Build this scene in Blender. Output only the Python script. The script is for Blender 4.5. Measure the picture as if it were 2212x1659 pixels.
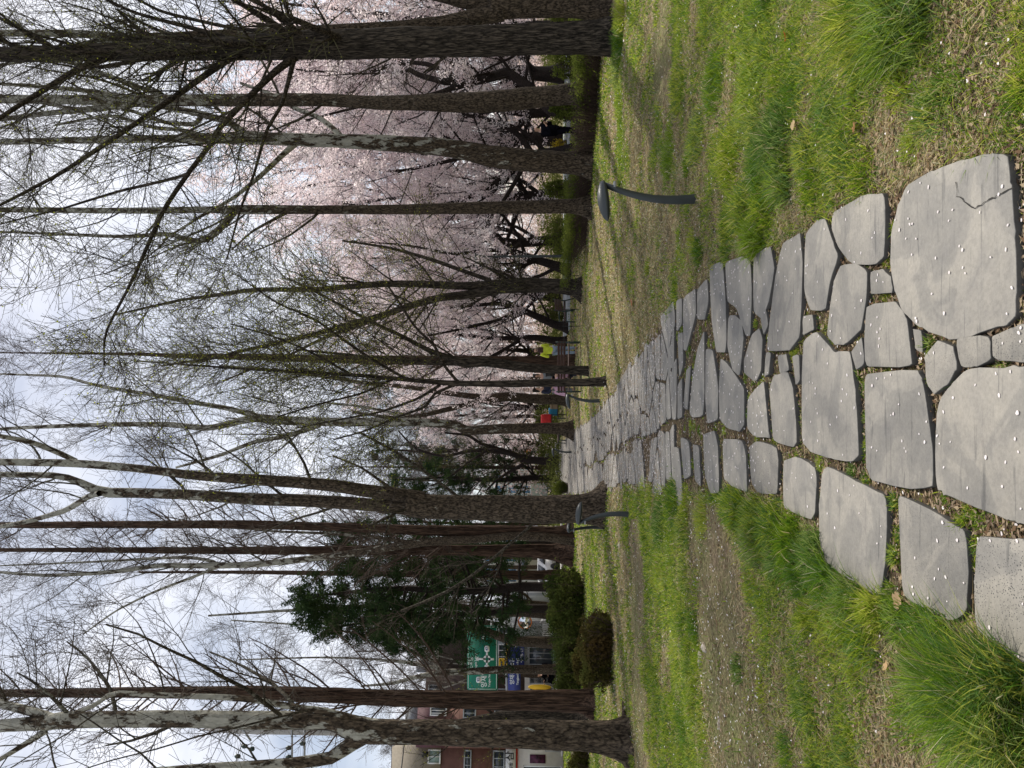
import bpy, math, random
import numpy as np
from mathutils import Matrix, Vector
R = math.radians
for o in list(bpy.data.objects): bpy.data.objects.remove(o)
S = bpy.context.scene
COL = S.collection
# ---------------------------------------------------------------- camera, sky, sun, exposure
F = 1650.0; CH = 1.5; XH = 1160.0; W2 = 1106.0; H2 = 829.5      # picture measured at 2212 x 1659, world up = picture left
PT = math.atan((XH - W2) / F)
cam = bpy.data.cameras.new('camera'); camo = bpy.data.objects.new('camera', cam); COL.objects.link(camo)
cam.sensor_width = 36; cam.lens = 36 * F / 2212; cam.clip_start = 0.05; cam.clip_end = 3000
fw = Vector((0, math.cos(PT), math.sin(PT))); upv = Vector((0, -math.sin(PT), math.cos(PT))); rt = Vector((1, 0, 0))
m = Matrix.Identity(4)
for i, v in enumerate((-upv, rt, -fw)):
    for j in range(3): m[j][i] = v[j]
m[2][3] = CH
camo.matrix_world = m
S.camera = camo
SUN_EL, SUN_AZ = R(50), R(34)          # azimuth to the right of the view direction (+Y)
wd = bpy.data.worlds.new('World'); S.world = wd; wd.use_nodes = True
nt = wd.node_tree; nt.nodes.clear()
out = nt.nodes.new('ShaderNodeOutputWorld'); bg = nt.nodes.new('ShaderNodeBackground')
sky = nt.nodes.new('ShaderNodeTexSky'); sky.sky_type = 'NISHITA'; sky.sun_disc = False
sky.sun_elevation = SUN_EL; sky.sun_rotation = SUN_AZ; sky.air_density = 1.0; sky.dust_density = 1.6
tc = nt.nodes.new('ShaderNodeTexCoord'); mp = nt.nodes.new('ShaderNodeMapping'); mp.inputs['Scale'].default_value = (1.6, 1.6, 3.2)
ns = nt.nodes.new('ShaderNodeTexNoise'); ns.inputs['Scale'].default_value = 1.7; ns.inputs['Detail'].default_value = 6; ns.inputs['Roughness'].default_value = .55
cr = nt.nodes.new('ShaderNodeValToRGB'); cr.color_ramp.elements[0].position = .38; cr.color_ramp.elements[0].color = (.3,)*3 + (1,)
cr.color_ramp.elements[1].position = .60; cr.color_ramp.elements[1].color = (.97,)*3 + (1,)
mx = nt.nodes.new('ShaderNodeMixRGB'); mx.inputs['Color2'].default_value = (9.4, 9.6, 10.4, 1)
L = nt.links.new
L(tc.outputs['Generated'], mp.inputs[0]); L(mp.outputs[0], ns.inputs['Vector']); L(ns.outputs['Fac'], cr.inputs[0])
L(cr.outputs[0], mx.inputs['Fac']); L(sky.outputs[0], mx.inputs['Color1']); L(mx.outputs[0], bg.inputs[0])
bg.inputs[1].default_value = 0.105; L(bg.outputs[0], out.inputs[0])
sl = bpy.data.lights.new('sun', 'SUN'); sl.energy = 5.0; sl.angle = R(1.2); sl.color = (1, .93, .82)
so = bpy.data.objects.new('sun', sl); COL.objects.link(so)
sdir = Vector((math.sin(SUN_AZ) * math.cos(SUN_EL), math.cos(SUN_AZ) * math.cos(SUN_EL), math.sin(SUN_EL)))
so.rotation_euler = sdir.to_track_quat('Z', 'Y').to_euler(); so.location = (0, 0, 60)
S.view_settings.view_transform = 'Standard'; S.view_settings.look = 'None'; S.view_settings.gamma = 1
S.view_settings.exposure = 0.12
S.render.engine = 'CYCLES'

# ---------------------------------------------------------------- helpers
def ray(x, y):
    return fw + rt * ((H2 - y) / F) + upv * ((W2 - x) / F)
def P(x, y, d):
    v = ray(x, y); s = d / v.y
    return np.array((v.x * s, d, CH + v.z * s))
def G(x, y, z=0.0):
    v = ray(x, y); s = (z - CH) / v.z
    return np.array((v.x * s, v.y * s, z))
def GD(x): return G(x, H2)[1]
def mpx(d): return d / F
RNG = np.random.default_rng(7)

def hashn(ix, iy, seed):
    h = (ix.astype(np.int64) * 374761393 + iy.astype(np.int64) * 668265263 + seed * 974711) & 0x7fffffff
    h = ((h ^ (h >> 13)) * 1274126177) & 0x7fffffff
    h = h ^ (h >> 16)
    return (h & 0xffffff) / float(0xffffff)
def vn(x, y, s, seed=0):
    x = np.asarray(x, float) / s + 1000; y = np.asarray(y, float) / s + 1000
    ix = np.floor(x); iy = np.floor(y); fx = x - ix; fy = y - iy
    fx = fx * fx * (3 - 2 * fx); fy = fy * fy * (3 - 2 * fy)
    a = hashn(ix, iy, seed); b = hashn(ix + 1, iy, seed); c = hashn(ix, iy + 1, seed); d = hashn(ix + 1, iy + 1, seed)
    return (a * (1 - fx) + b * fx) * (1 - fy) + (c * (1 - fx) + d * fx) * fy

def mk(name, V, quads=None, tris=None, mat=None, parent=None, colors=None, smooth=False, ngons=None, mats=None, midx=None):
    V = np.asarray(V, dtype=np.float32).reshape(-1, 3)
    me = bpy.data.meshes.new(name)
    ls, ln = [], []
    if quads is not None and len(quads):
        q = np.asarray(quads, dtype=np.int32).reshape(-1, 4); ls.append(q.ravel()); ln.append(np.full(len(q), 4, np.int32))
    if tris is not None and len(tris):
        t = np.asarray(tris, dtype=np.int32).reshape(-1, 3); ls.append(t.ravel()); ln.append(np.full(len(t), 3, np.int32))
    if ngons:
        ls.append(np.array([i for g in ngons for i in g], np.int32)); ln.append(np.array([len(g) for g in ngons], np.int32))
    lo = np.concatenate(ls); le = np.concatenate(ln)
    st = np.zeros(len(le), np.int32); st[1:] = np.cumsum(le)[:-1]
    me.vertices.add(len(V)); me.vertices.foreach_set('co', V.ravel())
    me.loops.add(len(lo)); me.loops.foreach_set('vertex_index', lo)
    me.polygons.add(len(le)); me.polygons.foreach_set('loop_start', st); me.polygons.foreach_set('loop_total', le)
    if midx is not None: me.polygons.foreach_set('material_index', np.asarray(midx, np.int32))
    if smooth: me.polygons.foreach_set('use_smooth', np.ones(len(le), bool))
    me.update(calc_edges=True); me.validate()
    if colors is not None:
        at = me.color_attributes.new('tint', 'FLOAT_COLOR', 'POINT')
        c = np.ones((len(V), 4), np.float32); c[:, :np.asarray(colors).shape[1]] = colors
        at.data.foreach_set('color', c.ravel())
    for mm in (mats or [mat]):
        if mm: me.materials.append(mm)
    o = bpy.data.objects.new(name, me); COL.objects.link(o)
    if parent is not None: o.parent = parent
    return o
def tag(o, label, cat, group=None, kind=None):
    if label: o['label'] = label
    if cat: o['category'] = cat
    if group: o['group'] = group
    if kind: o['kind'] = kind
    return o
def thing(name, label, cat, loc=(0, 0, 0), group=None, rz=0):
    o = bpy.data.objects.new(name, None); COL.objects.link(o); o.empty_display_size = .1
    o.location = loc; o.rotation_euler = (0, 0, rz)
    return tag(o, label, cat, group)

class MB:
    """collects boxes, cylinders and loose shapes for one mesh"""
    def __init__(s): s.V = []; s.Fs = []
    def add(s, V, Fc):
        n = sum(len(v) for v in s.V); s.V.append(np.asarray(V, float)); s.Fs += [tuple(i + n for i in f) for f in Fc]; return s
    def box(s, x0, x1, y0, y1, z0, z1, rz=0, piv=None):
        V = np.array([(x, y, z) for x in (x0, x1) for y in (y0, y1) for z in (z0, z1)], float)
        if rz:
            p = np.array(piv if piv is not None else ((x0 + x1) / 2, (y0 + y1) / 2, 0)); c, q = math.cos(rz), math.sin(rz)
            D = V - p; V = np.stack([D[:, 0] * c - D[:, 1] * q, D[:, 0] * q + D[:, 1] * c, D[:, 2]], 1) + p
        return s.add(V, [(0, 1, 3, 2), (4, 6, 7, 5), (0, 4, 5, 1), (2, 3, 7, 6), (0, 2, 6, 4), (1, 5, 7, 3)])
    def tube(s, pts, rad, k=8, cap=True):
        pts = np.asarray(pts, float); n = len(pts); rad = np.broadcast_to(np.asarray(rad, float), (n,))
        T = np.gradient(pts, axis=0) if n > 1 else None; T /= np.linalg.norm(T, axis=1)[:, None] + 1e-9
        ref = np.array((0, 0, 1.)) if abs(T[:, 2]).mean() < .8 else np.array((1., 0, 0))
        A = np.cross(T, ref); A /= np.linalg.norm(A, axis=1)[:, None] + 1e-9; B = np.cross(T, A)
        a = np.arange(k) * 2 * math.pi / k
        V = pts[:, None] + rad[:, None, None] * (np.cos(a)[None, :, None] * A[:, None] + np.sin(a)[None, :, None] * B[:, None])
        Fc = [(i * k + j, i * k + (j + 1) % k, (i + 1) * k + (j + 1) % k, (i + 1) * k + j) for i in range(n - 1) for j in range(k)]
        if cap: Fc += [tuple(range(k))[::-1], tuple((n - 1) * k + j for j in range(k))]
        return s.add(V.reshape(-1, 3), Fc)
    def build(s, name, mat, parent=None, smooth=False, bevel=0):
        V = np.concatenate(s.V)
        o = mk(name, V, mat=mat, parent=parent, ngons=s.Fs, smooth=smooth)
        if bevel:
            b = o.modifiers.new('bevel', 'BEVEL'); b.width = bevel; b.segments = 2; b.limit_method = 'ANGLE'
        return o

def tubes(bundles, k=3, seed=0, rough=0.0):
    """bundles: list of (P (m,n,3), Rr (m,n)) -> verts, quads"""
    VV, QQ = [], []; off = 0
    rg = np.random.default_rng(seed)
    for Pp, Rr in bundles:
        mm, n, _ = Pp.shape
        if mm == 0: continue
        T = np.gradient(Pp, axis=1); T /= np.linalg.norm(T, axis=2, keepdims=True) + 1e-9
        mean = T.mean(axis=1, keepdims=True)
        ref = np.where(np.abs(mean[..., 2:3]) < .75, np.array((0, 0, 1.)), np.array((1., .13, 0)))
        A = np.cross(T, ref); A /= np.linalg.norm(A, axis=2, keepdims=True) + 1e-9; B = np.cross(T, A)
        a = np.arange(k) * 2 * math.pi / k
        rr = Rr[..., None, None]
        if rough: rr = rr * (1 + rough * (rg.random((mm, n, k, 1)) - .5))
        V = Pp[:, :, None] + rr * (np.cos(a)[None, None, :, None] * A[:, :, None] + np.sin(a)[None, None, :, None] * B[:, :, None])
        VV.append(V.reshape(-1, 3))
        i = np.arange(n - 1)[:, None] * k; j = np.arange(k)[None]; j2 = (j + 1) % k
        q = np.stack([i + j, i + j2, i + k + j2, i + k + j], -1).reshape(-1, 4)
        q = (q[None] + (np.arange(mm) * n * k)[:, None, None]).reshape(-1, 4) + off
        QQ.append(q); off += mm * n * k
    return np.concatenate(VV), np.concatenate(QQ)

def resample(pts, n):
    pts = np.asarray(pts, float)
    d = np.concatenate([[0], np.cumsum(np.linalg.norm(np.diff(pts[:, :3], axis=0), axis=1))]); t = np.linspace(0, d[-1], n)
    # Catmull-Rom through the traced points
    res = []
    for tt in t:
        i = min(max(int(np.searchsorted(d, tt)) - 1, 0), len(pts) - 2)
        u = (tt - d[i]) / (d[i + 1] - d[i] + 1e-9)
        p0 = pts[max(i - 1, 0)]; p1 = pts[i]; p2 = pts[i + 1]; p3 = pts[min(i + 2, len(pts) - 1)]
        lin = p1 + (p2 - p1) * u
        cr_ = .5 * ((2 * p1) + (-p0 + p2) * u + (2 * p0 - 5 * p1 + 4 * p2 - p3) * u ** 2 + (-p0 + 3 * p1 - 3 * p2 + p3) * u ** 3)
        res.append(.4 * lin + .6 * cr_)
    return np.array(res)

def spawn(rg, Pp, Rr, per, t0, t1, ang, ln, n2, rfac, up=0.0, wob=.15, rmin=.003, tipr=.3, tlen=.5, out_bias=None, smax=9):
    mm, n, _ = Pp.shape
    per = int(per); M = mm * per
    if M == 0: return np.zeros((0, n2, 3)), np.zeros((0, n2))
    t = (t0 + (t1 - t0) * (np.tile((np.arange(per) + rg.random(per)) / per, mm) + (rg.random(M) - .5) / per)).clip(0.02, .985)
    pi = np.repeat(np.arange(mm), per)
    f = t * (n - 1); i0 = np.floor(f).astype(int).clip(0, n - 2); fr = (f - i0)[:, None]
    a = Pp[pi, i0]; b = Pp[pi, i0 + 1]; pos = a * (1 - fr) + b * fr
    tan = b - a; tan /= np.linalg.norm(tan, axis=1, keepdims=True) + 1e-9
    r = Rr[pi, i0] * (1 - fr[:, 0]) + Rr[pi, i0 + 1] * fr[:, 0]
    rv = rg.normal(size=(M, 3))
    perp = rv - (rv * tan).sum(1, keepdims=True) * tan; perp /= np.linalg.norm(perp, axis=1, keepdims=True) + 1e-9
    an = np.radians(rg.uniform(ang[0], ang[1], M))[:, None]
    d = np.cos(an) * tan + np.sin(an) * perp
    Ln = rg.uniform(ln[0], ln[1], M) * (1 - tlen * t)
    pts = [pos]; cur = pos.copy(); step = (Ln / (n2 - 1))[:, None]
    w1 = rg.normal(size=(M, 3)) * wob
    for k in range(n2 - 1):
        d = d + np.array((0, 0, up)) + rg.normal(size=(M, 3)) * wob * .6 + w1 * (.5 if k % 2 else -.5)
        d /= np.linalg.norm(d, axis=1, keepdims=True) + 1e-9
        cur = cur + d * step; pts.append(cur.copy())
    C = np.stack(pts, 1)
    r0 = np.maximum(r * rfac * rg.uniform(.7, 1.1, M), rmin)
    r0 = np.minimum(r0, r * .85 + .001)
    RR = r0[:, None] * np.linspace(1, tipr, n2)[None]; RR = np.maximum(RR, rmin * .7)
    return C, RR

def leaves_on(rg, Pp, count, size, spread, t0=.15, droop=0.0, flat=0.0):
    """small leaf quads scattered along polylines"""
    mm, n, _ = Pp.shape
    M = mm * count
    pi = np.repeat(np.arange(mm), count); f = rg.uniform(t0, 1, M) * (n - 1) * .999
    i0 = np.floor(f).astype(int); fr = (f - i0)[:, None]
    pos = Pp[pi, i0] * (1 - fr) + Pp[pi, i0 + 1] * fr + rg.normal(size=(M, 3)) * spread
    pos[:, 2] -= droop * rg.random(M)
    a = rg.normal(size=(M, 3)); a /= np.linalg.norm(a, axis=1, keepdims=True)
    b = rg.normal(size=(M, 3)); b -= (b * a).sum(1, keepdims=True) * a; b /= np.linalg.norm(b, axis=1, keepdims=True)
    s = (size[0] + (size[1] - size[0]) * rg.random(M))[:, None]
    w = s * rg.uniform(.5, 1, (M, 1)) * (1 - flat)
    V = np.stack([pos - a * s * .5, pos + b * w * .5, pos + a * s * .5, pos - b * w * .5], 1).reshape(-1, 3)
    Q = np.arange(M * 4).reshape(-1, 4)
    return V, Q

# ---------------------------------------------------------------- materials
MATS = {}
def node_mat(name):
    mt = bpy.data.materials.new(name); mt.use_nodes = True; t = mt.node_tree; b = t.nodes['Principled BSDF']; MATS[name] = mt
    return mt, t, b
def simple(name, col, rough=.7, metal=0, noise=.12, scale=8, bump=0.0, spec=.3):
    mt, t, b = node_mat(name); b.inputs['Roughness'].default_value = rough; b.inputs['Metallic'].default_value = metal
    b.inputs['Specular IOR Level'].default_value = spec
    tcn = t.nodes.new('ShaderNodeTexCoord'); n = t.nodes.new('ShaderNodeTexNoise'); n.inputs['Scale'].default_value = scale; n.inputs['Detail'].default_value = 5
    t.links.new(tcn.outputs['Object'], n.inputs['Vector'])
    rp = t.nodes.new('ShaderNodeValToRGB'); rp.color_ramp.elements[0].position = .3; rp.color_ramp.elements[1].position = .7
    rp.color_ramp.elements[0].color = tuple(c * (1 - noise) for c in col) + (1,); rp.color_ramp.elements[1].color = tuple(min(1, c * (1 + noise)) for c in col) + (1,)
    t.links.new(n.outputs['Fac'], rp.inputs[0]); t.links.new(rp.outputs[0], b.inputs['Base Color'])
    if bump:
        bp = t.nodes.new('ShaderNodeBump'); bp.inputs['Strength'].default_value = bump; bp.inputs['Distance'].default_value = .02
        t.links.new(n.outputs['Fac'], bp.inputs['Height']); t.links.new(bp.outputs[0], b.inputs['Normal'])
    return mt
def bark(name, dark, mid, pale, palefac, scale=9, stretch=.35, bump=.8, zlo=2, zhi=8, vor=True):
    """bark with flaking plates; pale inner bark shows more the higher up the stem (zlo..zhi metres)"""
    mt, t, b = node_mat(name); N = t.nodes; Lk = t.links.new
    b.inputs['Roughness'].default_value = .9; b.inputs['Specular IOR Level'].default_value = .15
    g = N.new('ShaderNodeNewGeometry'); mpg = N.new('ShaderNodeMapping'); mpg.inputs['Scale'].default_value = (1, 1, stretch); Lk(g.outputs['Position'], mpg.inputs[0])
    n1 = N.new('ShaderNodeTexNoise'); n1.inputs['Scale'].default_value = scale; n1.inputs['Detail'].default_value = 8; n1.inputs['Roughness'].default_value = .65; Lk(mpg.outputs[0], n1.inputs['Vector'])
    n2 = N.new('ShaderNodeTexNoise'); n2.inputs['Scale'].default_value = scale * 5; n2.inputs['Detail'].default_value = 4; Lk(mpg.outputs[0], n2.inputs['Vector'])
    rp = N.new('ShaderNodeValToRGB'); rp.color_ramp.elements[0].position = .35; rp.color_ramp.elements[1].position = .65
    rp.color_ramp.elements[0].color = dark + (1,); rp.color_ramp.elements[1].color = mid + (1,); Lk(n2.outputs['Fac'], rp.inputs[0])
    sep = N.new('ShaderNodeSeparateXYZ'); Lk(g.outputs['Position'], sep.inputs[0])
    mr = N.new('ShaderNodeMapRange'); mr.inputs[1].default_value = zlo; mr.inputs[2].default_value = zhi; mr.inputs[3].default_value = palefac[0]; mr.inputs[4].default_value = palefac[1]; Lk(sep.outputs['Z'], mr.inputs[0])
    ad = N.new('ShaderNodeMath'); ad.operation = 'ADD'; Lk(n1.outputs['Fac'], ad.inputs[0]); Lk(mr.outputs[0], ad.inputs[1])
    st = N.new('ShaderNodeValToRGB'); st.color_ramp.elements[0].position = .62; st.color_ramp.elements[1].position = .66; Lk(ad.outputs[0], st.inputs[0])
    mxn = N.new('ShaderNodeMixRGB'); Lk(st.outputs[0], mxn.inputs[0]); Lk(rp.outputs[0], mxn.inputs[1]); 
    rp2 = N.new('ShaderNodeValToRGB'); rp2.color_ramp.elements[0].position = .3; rp2.color_ramp.elements[1].position = .7
    rp2.color_ramp.elements[0].color = tuple(c * .72 for c in pale) + (1,); rp2.color_ramp.elements[1].color = pale + (1,); Lk(n2.outputs['Fac'], rp2.inputs[0]); Lk(rp2.outputs[0], mxn.inputs[2])
    Lk(mxn.outputs[0], b.inputs['Base Color'])
    wv = N.new('ShaderNodeMath'); wv.operation = 'MULTIPLY_ADD'; wv.inputs[1].default_value = -.5; Lk(st.outputs[0], wv.inputs[0]); Lk(n2.outputs['Fac'], wv.inputs[2])
    vo = N.new('ShaderNodeTexVoronoi'); vo.feature = 'DISTANCE_TO_EDGE'; vo.inputs['Scale'].default_value = scale * 1.7; mw = N.new('ShaderNodeMixRGB'); mw.inputs[0].default_value = .18; Lk(mpg.outputs[0], mw.inputs[1]); Lk(n1.outputs['Color'], mw.inputs[2]); Lk(mw.outputs[0], vo.inputs['Vector'])
    vr = N.new('ShaderNodeMapRange'); vr.inputs[1].default_value = 0; vr.inputs[2].default_value = .12; vr.inputs[3].default_value = .45; vr.inputs[4].default_value = 1.0; Lk(vo.outputs['Distance'], vr.inputs[0])
    cm = N.new('ShaderNodeMixRGB'); cm.blend_type = 'MULTIPLY'; cm.inputs[0].default_value = 1; Lk(rp.outputs[0], cm.inputs[1]); Lk(vr.outputs[0], cm.inputs[2]); Lk(cm.outputs[0], mxn.inputs[1])
    wz = N.new('ShaderNodeMath'); wz.operation = 'ADD'; Lk(wv.outputs[0], wz.inputs[0]); Lk(vr.outputs[0], wz.inputs[1]); wv = wz
    bp = N.new('ShaderNodeBump'); bp.inputs['Strength'].default_value = bump; bp.inputs['Distance'].default_value = .03; Lk(wv.outputs[0], bp.inputs['Height']); Lk(bp.outputs[0], b.inputs['Normal'])
    return mt
def leafmat(name, col=None, attr=False, transl=.45, rough=.6, col2=None):
    mt, t, b = node_mat(name); N = t.nodes; Lk = t.links.new
    N.remove(b); o = N['Material Output']
    df = N.new('ShaderNodeBsdfDiffuse'); tr = N.new('ShaderNodeBsdfTranslucent'); mxs = N.new('ShaderNodeMixShader'); mxs.inputs[0].default_value = transl
    if attr:
        a = N.new('ShaderNodeAttribute'); a.attribute_name = 'tint'; src = a.outputs['Color']
    else:
        n = N.new('ShaderNodeTexNoise'); n.inputs['Scale'].default_value = 1.3; n.inputs['Detail'].default_value = 6; g = N.new('ShaderNodeNewGeometry'); Lk(g.outputs['Position'], n.inputs['Vector'])
        rp = N.new('ShaderNodeValToRGB'); rp.color_ramp.elements[0].position = .35; rp.color_ramp.elements[1].position = .65
        rp.color_ramp.elements[0].color = tuple(col) + (1,); rp.color_ramp.elements[1].color = tuple(col2 or col) + (1,); Lk(n.outputs['Fac'], rp.inputs[0]); src = rp.outputs[0]
    Lk(src, df.inputs[0]); Lk(src, tr.inputs[0]); Lk(df.outputs[0], mxs.inputs[1]); Lk(tr.outputs[0], mxs.inputs[2]); Lk(mxs.outputs[0], o.inputs[0])
    return mt
M_SYC = bark('sycamore_bark', (.03, .023, .016), (.14, .108, .078), (.38, .37, .31), (-.10, .17), scale=7, stretch=.45, zlo=2.5, zhi=12)
M_SYCP = bark('pale_sycamore_bark', (.03, .022, .016), (.13, .10, .07), (.42, .41, .35), (-.04, .17), scale=6, stretch=.4, zlo=1.2, zhi=6.5)
M_SYCB = bark('sycamore_branch_bark', (.03, .025, .018), (.11, .095, .07), (.22, .215, .17), (.0, .10), scale=8, stretch=.6, zlo=3, zhi=10)
M_MET = bark('redwood_bark', (.028, .016, .011), (.12, .075, .052), (.16, .11, .08), (-.1, -.05), scale=8, stretch=.06, bump=1.0)
M_GIN = bark('furrowed_bark', (.018, .015, .012), (.098, .08, .062), (.2, .19, .15), (-.14, -.05), scale=9, stretch=.15, bump=1.0)
M_CHE = bark('cherry_bark', (.012, .009, .008), (.05, .038, .034), (.1, .09, .08), (-.2, -.1), scale=9, stretch=1.5, bump=.6)
M_TWIG = simple('twig_bark', (.075, .06, .047), .9, noise=.3)
M_TWIGB = simple('brown_twig_bark', (.075, .05, .038), .9, noise=.3)
M_TWIGG = simple('green_twig_bark', (.075, .07, .035), .9, noise=.3)
M_BUD = leafmat('fresh_buds', (.28, .33, .03), transl=.5, col2=(.45, .46, .07))
M_BLOS = leafmat('cherry_blossom', (.84, .71, .73), transl=.55, col2=(.94, .88, .88))
M_CON = leafmat('conifer_needles', (.020, .040, .018), transl=.25, col2=(.05, .078, .028))
M_SHR = leafmat('box_leaves', (.035, .055, .014), transl=.3, col2=(.10, .115, .03))
M_SHB = leafmat('brown_shrub_leaves', (.075, .052, .02), transl=.3, col2=(.085, .095, .025))
M_HEDGE = leafmat('hedge_leaves', (.075, .10, .02), transl=.4, col2=(.16, .19, .04))
M_GRASS = leafmat('grass_blades', attr=True, transl=.45)
M_PETAL = leafmat('petals', (.72, .66, .66), transl=.3, col2=(.88, .84, .84))
M_STRAW = leafmat('dead_leaf', (.42, .27, .14), transl=.3, col2=(.55, .38, .2))
M_LAMP = simple('charcoal_metal', (.035, .042, .043), .42, .2, spec=.5)
M_DGREEN = simple('dark_green_metal', (.03, .05, .045), .45, .2)
M_WOOD = simple('bench_wood', (.055, .026, .02), .6, noise=.3)

# ground material
def ground_mat():
    mt, t, b = node_mat('lawn_soil'); N = t.nodes; Lk = t.links.new
    b.inputs['Roughness'].default_value = .95; b.inputs['Specular IOR Level'].default_value = .1
    g = N.new('ShaderNodeNewGeometry')
    def nz(sc, det=6, ro=.6):
        n = N.new('ShaderNodeTexNoise'); n.inputs['Scale'].default_value = sc; n.inputs['Detail'].default_value = det; n.inputs['Roughness'].default_value = ro; Lk(g.outputs['Position'], n.inputs['Vector']); return n
    def ramp(n, a, c, ca, cb):
        r = N.new('ShaderNodeValToRGB'); r.color_ramp.elements[0].position = a; r.color_ramp.elements[1].position = c; r.color_ramp.elements[0].color = ca + (1,); r.color_ramp.elements[1].color = cb + (1,); Lk(n.outputs['Fac'], r.inputs[0]); return r
    n1, n2, n3 = nz(.55, 5), nz(45, 6, .7), nz(5, 6, .7)
    soil = ramp(n2, .35, .68, (.07, .048, .032), (.29, .22, .15))
    straw = ramp(n2, .3, .7, (.10, .085, .04), (.36, .30, .17))
    green = ramp(n2, .3, .7, (.045, .075, .015), (.17, .22, .05))
    m1 = N.new('ShaderNodeMixRGB'); r1 = ramp(n3, .42, .58, (0, 0, 0), (1, 1, 1)); Lk(r1.outputs[0], m1.inputs[0]); Lk(soil.outputs[0], m1.inputs[1]); Lk(straw.outputs[0], m1.inputs[2])
    m2 = N.new('ShaderNodeMixRGB'); r2 = ramp(n1, .40, .66, (0, 0, 0), (.7, .7, .7)); Lk(r2.outputs[0], m2.inputs[0]); Lk(m1.outputs[0], m2.inputs[1]); Lk(green.outputs[0], m2.inputs[2])
    at = N.new('ShaderNodeAttribute'); at.attribute_name = 'tint'; dk = ramp(n2, .35, .7, (.028, .020, .013), (.15, .11, .07)); m3 = N.new('ShaderNodeMixRGB'); Lk(at.outputs['Fac'], m3.inputs[0]); Lk(m2.outputs[0], m3.inputs[1]); Lk(dk.outputs[0], m3.inputs[2])
    Lk(m3.outputs[0], b.inputs['Base Color'])
    bp = N.new('ShaderNodeBump'); bp.inputs['Strength'].default_value = .8; bp.inputs['Distance'].default_value = .03; Lk(n2.outputs['Fac'], bp.inputs['Height']); Lk(bp.outputs[0], b.inputs['Normal'])
    return mt
M_GROUND = ground_mat()
def stone_mat():
    mt, t, b = node_mat('flagstone'); N = t.nodes; Lk = t.links.new
    b.inputs['Roughness'].default_value = .72; b.inputs['Specular IOR Level'].default_value = .3
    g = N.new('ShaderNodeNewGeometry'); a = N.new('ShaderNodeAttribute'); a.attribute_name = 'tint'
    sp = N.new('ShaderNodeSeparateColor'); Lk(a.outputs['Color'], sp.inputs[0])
    def nz(sc, det=6, ro=.6, dist=0):
        n = N.new('ShaderNodeTexNoise'); n.inputs['Scale'].default_value = sc; n.inputs['Detail'].default_value = det; n.inputs['Roughness'].default_value = ro; n.inputs['Distortion'].default_value = dist; Lk(g.outputs['Position'], n.inputs['Vector']); return n
    n1 = nz(2.6, 3, .5, 1.2); n2 = nz(70, 6, .7); n3 = nz(9, 6, .65)
    r = N.new('ShaderNodeValToRGB'); e = r.color_ramp.elements; e[0].position = .35; e[0].color = (.176, .170, .158, 1); e[1].position = .55; e[1].color = (.246, .233, .208, 1); x = e.new(.47); x.color = (.198, .190, .174, 1); x = e.new(.485); x.color = (.228, .217, .196, 1)
    Lk(n1.outputs['Fac'], r.inputs[0])
    r3 = N.new('ShaderNodeValToRGB'); r3.color_ramp.elements[0].position = .3; r3.color_ramp.elements[1].position = .65; r3.color_ramp.elements[0].color = (.82, .82, .83, 1); r3.color_ramp.elements[1].color = (1.06, 1.05, 1.02, 1); Lk(n3.outputs['Fac'], r3.inputs[0])
    mu = N.new('ShaderNodeMixRGB'); mu.blend_type = 'MULTIPLY'; mu.inputs[0].default_value = 1; Lk(r.outputs[0], mu.inputs[1]); Lk(r3.outputs[0], mu.inputs[2])
    r2 = N.new('ShaderNodeValToRGB'); r2.color_ramp.elements[0].position = .3; r2.color_ramp.elements[1].position = .6; r2.color_ramp.elements[0].color = (.8, .8, .8, 1); r2.color_ramp.elements[1].color = (1.04,) * 3 + (1,); Lk(n2.outputs['Fac'], r2.inputs[0])
    mps = N.new('ShaderNodeMapping'); mps.inputs['Scale'].default_value = (2.2, 26, 1); mps.inputs['Rotation'].default_value = (0, 0, .5); Lk(g.outputs['Position'], mps.inputs[0])
    ns_ = N.new('ShaderNodeTexNoise'); ns_.inputs['Scale'].default_value = 1.6; ns_.inputs['Detail'].default_value = 7; ns_.inputs['Distortion'].default_value = .6; Lk(mps.outputs[0], ns_.inputs['Vector'])
    rs = N.new('ShaderNodeValToRGB'); rs.color_ramp.elements[0].position = .30; rs.color_ramp.elements[1].position = .40; rs.color_ramp.elements[0].color = (.62, .63, .65, 1); rs.color_ramp.elements[1].color = (1, 1, 1, 1); Lk(ns_.outputs['Fac'], rs.inputs[0])
    ms = N.new('ShaderNodeMixRGB'); ms.blend_type = 'MULTIPLY'; ms.inputs[0].default_value = 1; Lk(mu.outputs[0], ms.inputs[1]); Lk(rs.outputs[0], ms.inputs[2]); mu = ms
    mu2 = N.new('ShaderNodeMixRGB'); mu2.blend_type = 'MULTIPLY'; mu2.inputs[0].default_value = 1; Lk(mu.outputs[0], mu2.inputs[1]); Lk(r2.outputs[0], mu2.inputs[2])
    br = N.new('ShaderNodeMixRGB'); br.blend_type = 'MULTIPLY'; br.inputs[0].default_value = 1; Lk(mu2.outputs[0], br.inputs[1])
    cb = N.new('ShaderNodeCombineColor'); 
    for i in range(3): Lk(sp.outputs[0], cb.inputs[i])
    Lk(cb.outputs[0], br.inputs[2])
    # pits on the vesicular slabs (green channel of the attribute)
    v = N.new('ShaderNodeTexVoronoi'); v.inputs['Scale'].default_value = 120; Lk(g.outputs['Position'], v.inputs['Vector'])
    n5 = nz(22, 3, .5)
    ml = N.new('ShaderNodeMath'); ml.operation = 'MULTIPLY'; Lk(n5.outputs['Fac'], ml.inputs[0]); ml.inputs[1].default_value = .50
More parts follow.
